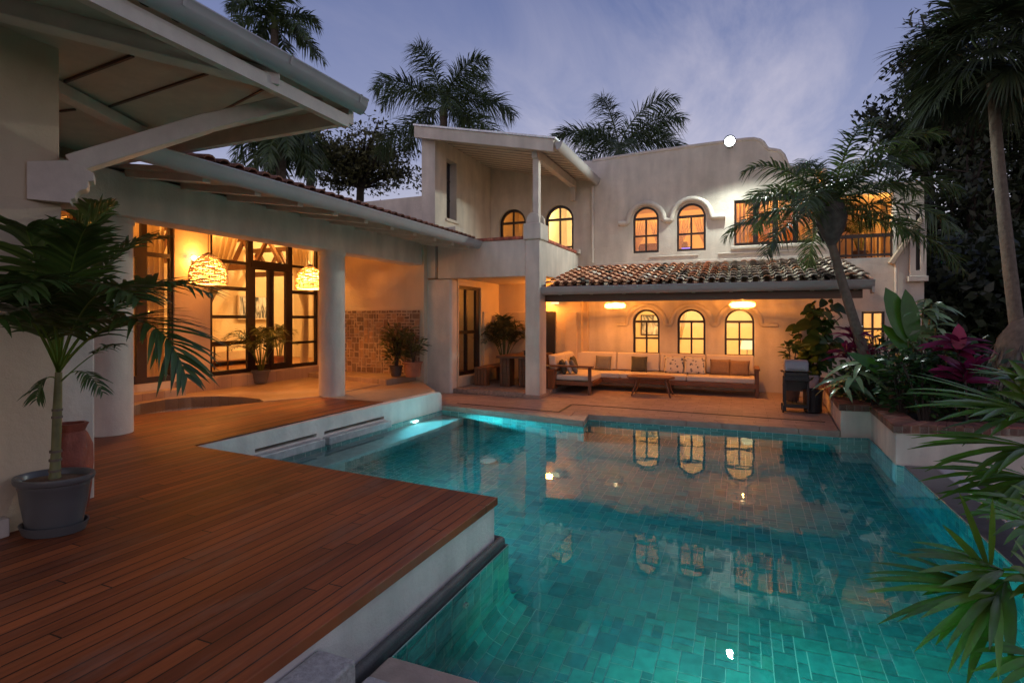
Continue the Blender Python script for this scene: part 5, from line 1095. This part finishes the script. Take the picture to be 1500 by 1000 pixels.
# ---- leafy shrub helper
def shrub(name, base, h, rad, n, ll, lw, mat, label, cat, group=None, stems=5, droop=.2, narrow=False, zlo=.15, potargs=None, bark='dark_bark', rx=None):
    base = Vector(base); t = thing(name, base, label, cat, group); z0 = 0
    if potargs: pot(t, base, *potargs, saucer=False); z0 = potargs[2] * .9
    lb = LB(); ends = []
    mst = MB()
    for i in range(stems):
        az = 2 * PI * i / stems + random.uniform(-.5, .5); d = Vector((math.cos(az) * (rx or 1), math.sin(az), 0)) * rad * random.uniform(.25, .75); top_ = base + d + Vector((0, 0, z0 + h * random.uniform(.7, .98)))
        pts = bez([base + d * .12 + Vector((0, 0, z0)), base + d * .3 + Vector((0, 0, z0 + h * .5)), top_], 6); mst.tube(pts, [.018 * (1 - .6 * k / 6) * max(.4, h) for k in range(7)], 5); ends.append(pts)
    mst.build('stem', MATS[bark], t, smooth=True)
    for i in range(n):
        pts = random.choice(ends); q = random.uniform(zlo, 1) ** .7 * 6; a = min(5, int(q)); p = pts[a].lerp(pts[a + 1], q - a); az = random.uniform(0, 2 * PI); el_ = random.uniform(-.25, .9)
        d = Vector((math.cos(az) * math.cos(el_), math.sin(az) * math.cos(el_), math.sin(el_))); off = random.random() ** .6 * rad * .55
        p = p + Vector((d.x, d.y, d.z * .5)) * off; s = random.uniform(.65, 1.2); nr = Vector((random.gauss(0, .4), random.gauss(-.2, .4), 1))
        pr = (.1, .5, .9, 1, .6, .04) if narrow else (.15, .75, 1, .92, .55, .04); broad(lb, p, d, ll * s, lw * s, nr, droop, tv(.55, 1.5), pr)
    lb.build('foliage', MATS[mat], t); return t
shrub('potted_bush', Zp(580, 553, .42) + Vector((-.10, .15, 0)), .98, .44, 620, .20, .020, 'bush_leaf', 'leafy potted bush in a dark pot against the stone wainscot, left of the clay pot', 'potted plant', narrow=True, stems=9, zlo=.05, potargs=(.15, .11, .26, MATS['dark_pot']))
shrub('potted_bush', Zp(602, 553, .42) + Vector((.02, .05, 0)), .62, .30, 150, .18, .022, 'bush_leaf', 'low bush in a reddish clay pot beside the pilaster', 'potted plant', narrow=True, stems=6, potargs=(.21, .16, .36, MATS['clay_pot']))
q = Yp(1160, 580, 13.0); shrub('potted_fiddle_leaf', (q.x, 13.0, 0), 1.0, .22, 46, .17, .055, 'shrub_leaf', 'upright round-leaved potted plant behind the grill', 'potted plant', stems=3, zlo=.35, potargs=(.17, .13, .36, MATS['dark_pot']))

# ---- climber in the white pot by the patio corner
cb = Vector((1.36, 13.75, 0)); t = thing('climbing_plant', cb, 'tall heart-leaved climber in a white pot at the right end of the patio', 'potted plant')
pot(t, cb, .22, .19, .52, MATS['white_concrete_pot'], saucer=False)
mst = MB(); lb = LB(); vines = []
for i in range(9):
    b = cb + Vector((random.uniform(-.12, .12), random.uniform(-.1, .1), .48)); e = b + Vector((random.uniform(-.38, .62), random.uniform(-.25, .4), random.uniform(.8, 1.72))); pts = bez([b, b.lerp(e, .5) + Vector((random.uniform(-.3, .3), random.uniform(-.15, .15), .15)), e], 8); mst.tube(pts, .010, 5); vines.append(pts)
mst.build('stem', MATS['dark_bark'], t, smooth=True)
for i in range(260):
    pts = random.choice(vines); k = random.randint(0, 7); p = pts[k].lerp(pts[k + 1], random.random()) + Vector((random.gauss(0, .10), random.gauss(0, .10), random.gauss(0, .06))); az = random.uniform(0, 2 * PI); d = Vector((math.cos(az), math.sin(az), random.uniform(-.6, .2)))
    s = random.uniform(.6, 1.4); broad(lb, p, d, .20 * s, .082 * s, (random.gauss(0, .4), -.7, .7), .35, tv(.5, 1.3), (.25, .95, 1, .85, .45, .03), .12)
for (u, v) in ((1178, 478), (1190, 500), (1200, 512)):
    p = Yp(u, v, 13.4); broad(lb, p + Vector((.12, 0, .1)), (-.8, -.2, -.35), .36, .15, (0, -.75, .65), .2, tv(.6, .8), (.3, .95, 1, .9, .5, .03), .1)
lb.build('foliage', MATS['shrub_leaf'], t)

# ---- planter bed: paddle leaves, cordylines, shrubs
def bedp(u, v, z=.34): return Zp(u, v, z)
def paddles(base, leaves, label, name='paddle_leaf_plant', mat='paddle_leaf'):
    t = thing(name, base, label, 'plant'); base = Vector(base)
    for (tip, root, w, tint) in leaves:
        tip, root = Vector(tip), Vector(root); m = MB(); m.tube(bez([base + Vector((random.uniform(-.06, .06), random.uniform(-.06, .06), 0)), base.lerp(root, .5) + Vector((0, 0, .05)), root], 6), [.02, .018, .016, .014, .012, .01, .009], 6); m.build('stem', MATS['green_palm_stem'], t, smooth=True)
        lb = LB(); d = tip - root; L = d.length; broad(lb, root, d, L, w, Vector((.2, -.8, .5)), .10, tint, (.25, .8, 1, .95, .62, .03), .14); lb.build('leaf', MATS[mat], t)
    return t
yb = 9.6; Q = lambda u, v, y=yb: Yp(u, v, y)
paddles((2.35, 9.9, .34), [(Q(1297, 412), Q(1330, 500), .17, (1, 1, 1)), (Q(1326, 415), Q(1338, 500), .13, (.8, .85, .8)), (Q(1292, 470), Q(1335, 520), .11, (1.1, 1.1, 1)), (Q(1240, 508, 9.3), Q(1310, 555, 9.5), .10, (.9, 1, .8))], 'tall broad paddle-leaved plant rising over the planter near the house corner')
def spray(name, base, tips, L, w, n, mat, label, cat='plant', droop=.5, up=.7, prof=(.2, .7, 1, .9, .5, .03), stem='dark_bark', stemr=.014):
    base = Vector(base); t = thing(name, base, label, cat)
    for tp in tips:
        tp = Vector(tp); m = MB(); m.tube(bez([base, base.lerp(tp, .5) + Vector((random.uniform(-.05, .05), 0, .05)), tp], 5), stemr, 6); m.build('stem', MATS[stem], t, smooth=True); lb = LB()
        for i in range(n):
            az = 2 * PI * i * .382 + random.uniform(-.2, .2); el_ = up * random.uniform(.2, 1.5); d = Vector((math.cos(az) * math.cos(el_), math.sin(az) * math.cos(el_), math.sin(el_))); s = random.uniform(.7, 1.15)
            broad(lb, tp + Vector((0, 0, random.uniform(-.12, .05))), d, L * s, w * s, (random.gauss(0, .3), -.4, .8), droop, tv(.55, 1.5), prof)
        lb.build('leaf_rosette', MATS[mat], t)
    return t
spray('cordyline', (2.0, 10.9, .34), [Q(1250, 492, 10.7), Q(1268, 515, 10.6), Q(1240, 515, 10.9)], .42, .032, 26, 'magenta_leaf', 'magenta cordyline in front of the leaning palm trunk', droop=.45, up=.9)
spray('cordyline', Yp(1400, 600, 8.9) * 1.0, [Q(1404, 505, 9.0)], .46, .05, 26, 'magenta_leaf', 'upper magenta cordyline with one upright leaf at the right of the planter', droop=.35, up=.5)
lb_ = bpy.data.objects['cordyline.001']; lb = LB(); p = Q(1404, 512, 8.95); broad(lb, p, (.0, 0, 1), .34, .085, (0, -1, 0), 0, (1.9, 1.5, 1.6), (.3, .8, 1, .95, .6, .05), .2); lb.build('upright_leaf', MATS['magenta_leaf'], lb_)
spray('cordyline', Yp(1415, 640, 8.7), [Q(1412, 548, 8.7)], .40, .05, 26, 'magenta_leaf', 'lower magenta cordyline just above the brick cap on the right', droop=.25, up=.7)
spray('ginger_plant', Yp(1345, 600, 9.9), [Q(1352, 455, 9.8), Q(1372, 480, 9.7), Q(1330, 500, 9.8), Q(1365, 445, 10)], .40, .045, 16, 'pale_leaf', 'pale glossy ginger plant with long leaves above the planter', droop=.55, up=.35, stem='green_palm_stem')
spray('ginger_plant', Yp(1262, 585, 10.0), [Q(1250, 545, 9.7), Q(1235, 560, 9.8), Q(1262, 530, 9.9)], .46, .045, 9, 'pale_leaf', 'pale long-leaved plant over the brick cap beside the grill bin', droop=.6, up=.15, stem='green_palm_stem')
SG = 'dark shrubs filling the planter'
for k, (u, v, y, h, r, L) in enumerate(((1250, 585, 10.6, .75, .42, 'dark shrub behind the brick cap nearest the grill'), (1283, 590, 10.0, .80, .45, 'dark shrub under the paddle leaves in the planter'), (1320, 600, 9.4, 1.05, .45, 'leggy dark shrub in the middle of the planter'), (1352, 610, 9.1, 1.0, .48, 'dense shrub behind the zigzag corner of the planter'),
        (1388, 610, 9.3, .85, .45, 'shrub under the upper magenta cordyline'), (1420, 620, 9.3, .9, .5, 'shrub at the right end of the brick cap'), (1290, 560, 11.8, 1.3, .5, 'shrub against the house wall behind the planter'), (1345, 570, 12.0, 1.2, .55, 'shrub at the foot of the house corner'), (1395, 560, 11.5, 1.2, .6, 'shrub in the dark beyond the planter'))):
    b = Yp(u, v, y); shrub('shrub', (b.x, y, .34), h, r, 330, .13, .034, 'shrub_leaf', L, 'shrub', SG, stems=8, zlo=.02)

# ---- palms
def royal_palm(base, top, tr, nf, fl, ll, label, seed, name='palm_tree', mat='palm_leaflet', lw=.022, crown=True, elev=(1.25, -.55), plum=.9, n=46, bow=(0, 0), bulge=None, fr_az=None, droop=.5):
    random.seed(seed); base, top = Vector(base), Vector(top); t = thing(name, base, label, 'palm tree')
    pts = bez([base, base.lerp(top, .5) + Vector((bow[0], bow[1], 0)), top], 10); part('trunk', MATS['palm_bark'], t, lambda m: m.tube(pts, [tr * (1.15 - .35 * i / 10) for i in range(11)], 12), smooth=True)
    ax = (pts[-1] - pts[-2]).normalized(); cs = top + ax * (fl * .16)
    if bulge:
        part('crown_base', MATS['grey_fibre'], t, lambda m: (m.lathe([(tr * .8, -.05), (bulge, .25), (bulge * 1.15, .45), (bulge * .8, .7), (.05, .85)], top, 16), [m.obox(top + Vector((math.cos(a) * bulge * .9, math.sin(a) * bulge * .9, .1 + .035 * k)), (math.cos(a) * .05, math.sin(a) * .05, .09), (-math.sin(a) * .03, math.cos(a) * .03, 0), (0, 0, .01), (.8 + .5 * random.random(),) * 3) for k in range(16) for a in (k * 2.4,)]), smooth=True); cs = top + Vector((0, 0, .55))
    else: part('crownshaft', MATS['crownshaft_green'], t, lambda m: m.tube([top, top + ax * fl * .09, cs], [tr * .95, tr * .85, tr * .4], 12), smooth=True)
    for i in range(nf):
        az = 2 * PI * i * .381966 + random.uniform(-.2, .2) if fr_az is None else fr_az[i % len(fr_az)] + random.uniform(-.15, .15); el_ = elev[0] + (elev[1] - elev[0]) * (i + .5) / nf + random.uniform(-.12, .12); d = Vector((math.cos(az), math.sin(az), 0)); f = fl * random.uniform(.85, 1.1)
        c1 = cs + d * f * .40 * math.cos(el_) + EZ * f * .40 * math.sin(el_); c2 = cs + d * f * .80 * math.cos(el_ * .8) + EZ * (f * .72 * math.sin(el_) - .03 * f); e = cs + d * f * (.98 * math.cos(el_ * .55)) + EZ * (f * (.80 * math.sin(el_) - droop * (.55 + .4 * math.cos(el_))))
        lb = LB(); pinnate(lb, bez([cs, c1, c2, e], 12), ll, n, lw, start=.10, fwd=52, droop=.45, plum=plum, vee=.12, stemw=.03 * fl / 2.6, seg=3); lb.build('frond', MATS[mat], t)
    return t
c = Dp(650, 140, 23); royal_palm((c.x, c.y, -.3), Dp(650, 172, 23), .20, 14, 3.0, 1.05, 'tall royal palm behind the balcony roof', 3, lw=.021, n=110, elev=(1.3, -.55), droop=.38, plum=1.3)
c = Dp(905, 205, 25); royal_palm((c.x, c.y, -.3), Dp(907, 232, 25), .20, 11, 3.2, 1.05, 'royal palm rising behind the parapet left of the floodlight', 5, lw=.021, elev=(1.25, -.15), n=110, droop=.30, plum=1.3)
c = Dp(402, 30, 24); royal_palm((c.x, c.y, -.3), Dp(402, 45, 24), .2, 18, 2.2, .75, 'palm crown above the eave gutter at the top left', 8, lw=.032, elev=(1.3, -.5))
c = Dp(412, 190, 20); royal_palm((c.x, c.y, -.3), Dp(412, 190, 20), .2, 16, 1.6, .7, 'palm with hanging dry fronds behind the terrace roof tiles', 9, lw=.032, elev=(.2, -1.2), droop=.8)
royal_palm((2.12, 10.6, .34), Yp(1218, 356, 10.6), .080, 22, 1.85, .42, 'leaning palm in the planter whose crown covers the upstairs window', 21, lw=.0135, elev=(1.4, -.25), plum=.8, bow=(-.06, 0), bulge=.21, n=66, droop=.38)
# tall fan palm on the right
def fan_palm(base, top, tr, nl, L, label, seed):
    random.seed(seed); base, top = Vector(base), Vector(top); t = thing('fan_palm_tree', base, label, 'palm tree')
    part('trunk', MATS['palm_bark'], t, lambda m: m.tube(bez([base, base.lerp(top, .55) + Vector((-.1, 0, 0)), top], 12), [tr * (1.25 - .4 * i / 12) for i in range(13)], 14), smooth=True)
    for i in range(nl):
        az = 2 * PI * i * .381966; el_ = 1.3 - 2.0 * i / nl; d = Vector((math.cos(az) * math.cos(el_), math.sin(az) * math.cos(el_), math.sin(el_))); lb = LB()
        h = top + d * random.uniform(.7, 1.1) + Vector((0, 0, .2)); fan_leaf(lb, h, d + Vector((0, 0, -.25)), Vector((0, 0, 1)) + d * .2 + Vector((.01, .02, 0)), 60, 250, L, .019, droop=.34, petiole=top, pw=.02); lb.build('frond', MATS['dark_tree_leaf'], t)
    return t
tb_ = Yp(1500, 470, 13.0); tt_ = Yp(1452, 105, 13.0); fan_palm((tb_.x + .1, 13, -.3), tt_, .10, 40, .95, 'tall dark fan palm with shaggy crown at the upper right', 12)
# fibrous palm stump at right edge
sb = Dp(1512, 560, 8.2); sb.z = .0
t = thing('fibrous_stump', sb, 'grey shaggy palm base covered with fibres at the right edge', 'palm trunk')
part('core', MATS['palm_bark'], t, lambda m: m.lathe([(.40, -.3), (.46, .6), (.47, 1.1), (.40, 1.45), (.24, 1.7), (.0, 1.8)], sb, 18), smooth=True)
lb = LB()
for i in range(900):
    a = random.uniform(0, 2 * PI); z = random.uniform(.2, 1.75); r = .47 - .85 * max(0, z - 1.25) ** 1.3; p = sb + Vector((math.cos(a) * r, math.sin(a) * r, z)); broad(lb, p, (math.cos(a) * .35 + random.gauss(0, .12), math.sin(a) * .35 + random.gauss(0, .12), -1), random.uniform(.18, .38), .012, (math.cos(a), math.sin(a), .2), .05, tv(.5, 1.9))
lb.build('fibres', MATS['grey_fibre'], t)

# ---- foreground fan palm at the lower right
ff = thing('foreground_fan_palm', (3.5, 3.6, -.3), 'glossy green fan palm leaning over the overflow edge in the right foreground', 'fan palm')
def ffl(hub, dh, tip, dt_, n, spread, w=.022, droop=.18, nrm=(-.1, -.55, .85), L=None, mat='fan_palm_blade', tl=(.7, 1.35)):
    H, T = Dp(*hub, dh), Dp(*tip, dt_); lb = LB(); fan_leaf(lb, H, T - H, nrm, n, spread, L or (T - H).length, w, droop, petiole=Vector((3.5, 3.6, -.2)).lerp(H, .45) + Vector((.1, .2, .25)), tl=tl); lb.build('leaf', MATS[mat], ff)
ffl((1462, 868), 2.7, (1305, 868), 2.45, 16, 66, .019, .12)
ffl((1470, 835), 2.8, (1335, 800), 2.6, 6, 48, .022, .12)
ffl((1450, 840), 2.8, (1400, 715), 2.8, 3, 60, .020, .05)
ffl((1475, 850), 2.75, (1385, 925), 2.5, 4, 60, .03, .22)
ffl((1530, 965), 2.4, (1440, 975), 2.3, 7, 70, .018, .15)
ffl((1520, 770), 2.9, (1430, 740), 2.8, 11, 90, .018, .2)
ffl((1545, 760), 3.0, (1480, 670), 3.0, 10, 100, .018, .25)
ffl((1525, 860), 2.6, (1470, 800), 2.6, 11, 160, .020, .3)
fm = thing('mid_fan_palm', (4.2, 6.0, -.3), 'bright green fan palm with long pointed blades beyond the overflow edge', 'fan palm')
def fml(hub, dh, tip, dt_, n, spread, w=.03, droop=.12, nrm=(-.15, -.5, .85)):
    H, T = Dp(*hub, dh), Dp(*tip, dt_); lb = LB(); fan_leaf(lb, H, T - H, nrm, n, spread, (T - H).length, w, droop, petiole=Vector((4.2, 6.0, -.2)).lerp(H, .3) + Vector((.1, .1, .2)), tl=(.75, 1.45)); lb.build('leaf', MATS['fan_palm_blade'], fm)
fml((1512, 605), 4.3, (1345, 560), 3.9, 13, 46, .029)
fml((1515, 655), 4.2, (1352, 640), 3.9, 10, 40, .027)
fml((1515, 700), 4.2, (1370, 690), 3.9, 10, 46, .027)
fml((1510, 735), 4.0, (1400, 720), 3.8, 7, 60, .03)
fml((1530, 600), 4.4, (1490, 500), 4.4, 8, 90, .036)
fml((1540, 570), 4.6, (1440, 530), 4.3, 8, 60, .034)
fml((1520, 620), 4.5, (1450, 610), 4.0, 7, 120, .034, .3)

# ---- trees
def tree(name, base, crown_c, rad, nl, ls, mat, label, seed, tr=.25, limbs=26, clump=.5, group=None, cat='tree', gap=0.0):
    random.seed(seed); rg = np.random.default_rng(seed); base, cc, rad = Vector(base), Vector(crown_c), Vector(rad); t = thing(name, base, label, cat, group)
    m = MB(); fork = Vector((base.x * .6 + cc.x * .4, base.y * .6 + cc.y * .4, max(base.z + .5, cc.z - rad.z * .75))); m.tube(bez([base, base.lerp(fork, .5) + Vector((random.uniform(-.2, .2), 0, 0)), fork], 6), [tr * (1.2 - .5 * i / 6) for i in range(7)], 9)
    tips = []
    for i in range(limbs):
        v = rg.normal(size=3); v /= np.linalg.norm(v); v[2] = v[2] * .9 + .1; e = cc + Vector((v[0] * rad.x, v[1] * rad.y, v[2] * rad.z)) * float(rg.uniform(.5, 1.0)); mid = fork.lerp(e, .5) + Vector((random.gauss(0, .25), random.gauss(0, .25), random.uniform(0, .5))); pts = bez([fork, mid, e], 7)
        m.tube(pts, [tr * .42 * (1 - .85 * k / 7) + .008 for k in range(8)], 5); tips += [(pts[5], .8), (pts[6], .9), (e, 1.0)]
        for q in range(4):
            k = random.randint(3, 6); tw = pts[k] + Vector((random.gauss(0, 1) * rad.x, random.gauss(0, 1) * rad.y, random.gauss(0, .7) * rad.z)) * .22; m.tube([pts[k], pts[k].lerp(tw, .5) + Vector((0, 0, .08)), tw], [.03 * tr / .25, .02 * tr / .25, .008], 4); tips.append((tw, 1.0))
    m.build('trunk', MATS['dark_bark'], t, smooth=True)
    ci = rg.integers(0, len(tips), nl); P = np.array([tuple(tp[0]) for tp in tips])[ci] + rg.normal(size=(nl, 3)) * np.array([clump, clump, clump * .6])
    d = rg.normal(size=(nl, 3)); d /= np.linalg.norm(d, axis=1)[:, None]; e = np.cross(d, rg.normal(size=(nl, 3))); e /= np.linalg.norm(e, axis=1)[:, None]; s = (ls * rg.uniform(.6, 1.3, nl))[:, None]; nn = np.cross(d, e)
    V = np.stack([P - d * s, P + e * s * .42 + nn * s * .12, P + d * s, P - e * s * .42 + nn * s * .12], 1).reshape(-1, 3); Fc = np.arange(nl * 4).reshape(-1, 4); k = np.repeat(rg.uniform(.5, 1.6, nl), 4)[:, None]; C = np.concatenate([k * 1.05, k, k * .9], 1)
    o = leaf_obj('crown', MATS[mat], V, Fc, C, t); return t
cc = Dp(528, 235, 26); tree('broadleaf_tree', (cc.x, cc.y, -.3), cc, (3.6, 2.5, 1.7), 5200, .12, 'tree_leaf', 'open-crowned tree behind the terrace roof', 31, limbs=30, clump=.34)
cc = Dp(455, 215, 24); tree('broadleaf_tree', (cc.x, cc.y, -.3), cc, (1.6, 1.6, 1.4), 1900, .12, 'tree_leaf', 'small leafy tree next to the palm with hanging fronds', 32, limbs=18, clump=.34)
TG = 'dark trees beyond the garden on the right'
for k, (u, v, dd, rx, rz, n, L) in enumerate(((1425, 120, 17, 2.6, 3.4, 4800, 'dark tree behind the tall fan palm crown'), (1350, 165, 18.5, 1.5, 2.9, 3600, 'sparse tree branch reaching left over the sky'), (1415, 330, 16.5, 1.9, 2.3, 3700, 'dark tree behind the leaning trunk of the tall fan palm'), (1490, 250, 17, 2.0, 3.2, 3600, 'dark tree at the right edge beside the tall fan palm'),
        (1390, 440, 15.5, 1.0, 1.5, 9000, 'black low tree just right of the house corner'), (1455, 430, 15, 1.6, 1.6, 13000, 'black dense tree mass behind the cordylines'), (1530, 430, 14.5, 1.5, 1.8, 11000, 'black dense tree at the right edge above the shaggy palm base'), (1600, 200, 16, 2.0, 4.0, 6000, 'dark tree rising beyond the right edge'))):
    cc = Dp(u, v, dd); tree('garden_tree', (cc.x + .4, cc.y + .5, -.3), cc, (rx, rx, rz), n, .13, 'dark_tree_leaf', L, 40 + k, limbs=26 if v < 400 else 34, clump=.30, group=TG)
# dark hedge and wood beyond
random.seed(5); rg = np.random.default_rng(5); n = 30000
P = np.stack([rg.uniform(4.2, 16, n), rg.uniform(15.5, 19, n), rg.beta(1.1, 1.6, n) * 4.2 - .3], 1); d = rg.normal(size=(n, 3)); d /= np.linalg.norm(d, axis=1)[:, None]; e = np.cross(d, rg.normal(size=(n, 3))); e /= np.linalg.norm(e, axis=1)[:, None]; s = rg.uniform(.1, .2, n)[:, None]
V = np.stack([P - d * s, P + e * s * .5, P + d * s, P - e * s * .5], 1).reshape(-1, 3); k = np.repeat(rg.uniform(.5, 1.3, n), 4)[:, None]
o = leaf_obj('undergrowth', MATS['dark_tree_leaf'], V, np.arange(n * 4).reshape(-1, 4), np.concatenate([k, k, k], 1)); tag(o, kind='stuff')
n = 9000; P = np.stack([rg.uniform(2.4, 7.5, n), rg.uniform(8.6, 14, n), rg.beta(1, 2, n) * .75 + .1], 1); kp = (P[:, 0] > 2.9) & (P[:, 0] > 2.2 + (P[:, 1] - 8.6) * .2); P = P[kp]; n = len(P); d = rg.normal(size=(n, 3)); d /= np.linalg.norm(d, axis=1)[:, None]; e = np.cross(d, rg.normal(size=(n, 3))); e /= np.linalg.norm(e, axis=1)[:, None]; s = rg.uniform(.05, .11, n)[:, None]
V = np.stack([P - d * s, P + e * s * .45, P + d * s, P - e * s * .45], 1).reshape(-1, 3); k = np.repeat(rg.uniform(.5, 1.5, n), 4)[:, None]
o = leaf_obj('ground_cover', MATS['shrub_leaf'], V, np.arange(n * 4).reshape(-1, 4), np.concatenate([k, k, k], 1)); tag(o, kind='stuff')
# ================================================================== SKY, SUN, CAMERA
wd = bpy.data.worlds.new('World'); scene.world = wd; wd.use_nodes = True; nt = wd.node_tree; nt.nodes.clear()
def wn(t, **kw):
    x = nt.nodes.new(t)
    for k, v in kw.items():
        if k.startswith('_'): setattr(x, k[1:], v)
        else: x.inputs[k].default_value = v
    return x
SUN_EL, SUN_AZ = R(1.5), R(170)        # the sun has just gone down behind the photographer
tc = wn('ShaderNodeTexCoord'); sep = wn('ShaderNodeSeparateXYZ'); nt.links.new(tc.outputs['Generated'], sep.inputs[0])
sky = wn('ShaderNodeTexSky', _sky_type='NISHITA', _sun_disc=False, _sun_elevation=SUN_EL, _sun_rotation=SUN_AZ, _air_density=1.2, _dust_density=1.5)
sm = wn('ShaderNodeVectorMath', _operation='SCALE', Scale=.025); nt.links.new(sky.outputs[0], sm.inputs[0])
rp = wn('ShaderNodeValToRGB'); el = rp.color_ramp.elements
el[0].position = 0.0; el[0].color = (.62, .55, .57, 1); el[1].position = 1.0; el[1].color = (.07, .085, .22, 1)
for p, c in ((.12, (.45, .44, .53, 1)), (.28, (.225, .25, .41, 1)), (.5, (.10, .13, .28, 1))):
    e = rp.color_ramp.elements.new(p); e.color = c
nt.links.new(sep.outputs[2], rp.inputs[0])
# thin high cloud: noise on the direction projected to a flat layer
zc = wn('ShaderNodeMath', _operation='MAXIMUM'); zc.inputs[1].default_value = .06; nt.links.new(sep.outputs[2], zc.inputs[0])
dv = wn('ShaderNodeVectorMath', _operation='DIVIDE'); cmb = wn('ShaderNodeCombineXYZ'); 
for i in range(3): nt.links.new(zc.outputs[0], cmb.inputs[i])
nt.links.new(tc.outputs['Generated'], dv.inputs[0]); nt.links.new(cmb.outputs[0], dv.inputs[1])
mp = wn('ShaderNodeMapping'); mp.inputs['Rotation'].default_value = (0, 0, R(-25)); mp.inputs['Scale'].default_value = (1.5, .42, 1); nt.links.new(dv.outputs[0], mp.inputs['Vector'])
no = wn('ShaderNodeTexNoise', Scale=1.0, Detail=9.0, Roughness=.62, Distortion=.7); nt.links.new(mp.outputs[0], no.inputs['Vector'])
mr = wn('ShaderNodeMapRange'); mr.inputs['From Min'].default_value = .42; mr.inputs['From Max'].default_value = .78; nt.links.new(no.outputs['Fac'], mr.inputs['Value'])
# more cloud low and to the right
dt = wn('ShaderNodeVectorMath', _operation='DOT_PRODUCT'); dt.inputs[1].default_value = (.12, .99, .0); nt.links.new(tc.outputs['Generated'], dt.inputs[0])
m2 = wn('ShaderNodeMapRange'); m2.inputs['From Min'].default_value = .72; m2.inputs['From Max'].default_value = .98; m2.inputs['To Min'].default_value = .15; nt.links.new(dt.outputs['Value'], m2.inputs['Value'])
mm = wn('ShaderNodeMath', _operation='MULTIPLY'); nt.links.new(mr.outputs[0], mm.inputs[0]); nt.links.new(m2.outputs[0], mm.inputs[1])
mc = wn('ShaderNodeMix', _data_type='RGBA'); mc.inputs['B'].default_value = (.62, .56, .62, 1)
f8 = wn('ShaderNodeMath', _operation='MULTIPLY'); f8.inputs[1].default_value = .75; nt.links.new(mm.outputs[0], f8.inputs[0])
nt.links.new(f8.outputs[0], mc.inputs['Factor']); nt.links.new(rp.outputs[0], mc.inputs['A'])
ad = wn('ShaderNodeVectorMath', _operation='ADD'); nt.links.new(mc.outputs['Result'], ad.inputs[0]); nt.links.new(sm.outputs[0], ad.inputs[1])
bg = wn('ShaderNodeBackground', Strength=1.0); nt.links.new(ad.outputs[0], bg.inputs['Color'])
ow = wn('ShaderNodeOutputWorld'); nt.links.new(bg.outputs[0], ow.inputs['Surface'])
sd = bpy.data.lights.new('evening_glow', 'SUN'); sd.energy = .19; sd.angle = R(70); sd.color = (1, .82, .60)
so = bpy.data.objects.new('evening_glow', sd); COL.objects.link(so); so.rotation_euler = (Vector((-.12, 1, -.8))).to_track_quat('-Z', 'Y').to_euler()

cd = bpy.data.cameras.new('camera'); co = bpy.data.objects.new('camera', cd); COL.objects.link(co)
cd.sensor_fit = 'HORIZONTAL'; cd.sensor_width = 36; cd.lens = FPX / 1500 * 36; cd.clip_end = 600; cd.clip_start = .05
co.location = CAM; co.rotation_euler = (PI / 2, 0, TH); cd.shift_y = -(500 - CY) / 1500
scene.camera = co
scene.render.engine = 'CYCLES'
vs_ = scene.view_settings; vs_.view_transform = 'Standard'; vs_.look = 'None'; vs_.exposure = 0.34; vs_.gamma = 1.0; vs_.use_curve_mapping = False
cy = scene.cycles; cy.use_denoising = True
try: cy.denoiser = 'OPENIMAGEDENOISE'
except Exception: pass
cy.max_bounces = 10; cy.diffuse_bounces = 4; cy.glossy_bounces = 4; cy.transmission_bounces = 6; cy.transparent_max_bounces = 12
cy.sample_clamp_indirect = 2.5; cy.blur_glossy = .5; cy.use_light_tree = True; cy.caustics_reflective = False; cy.caustics_refractive = True
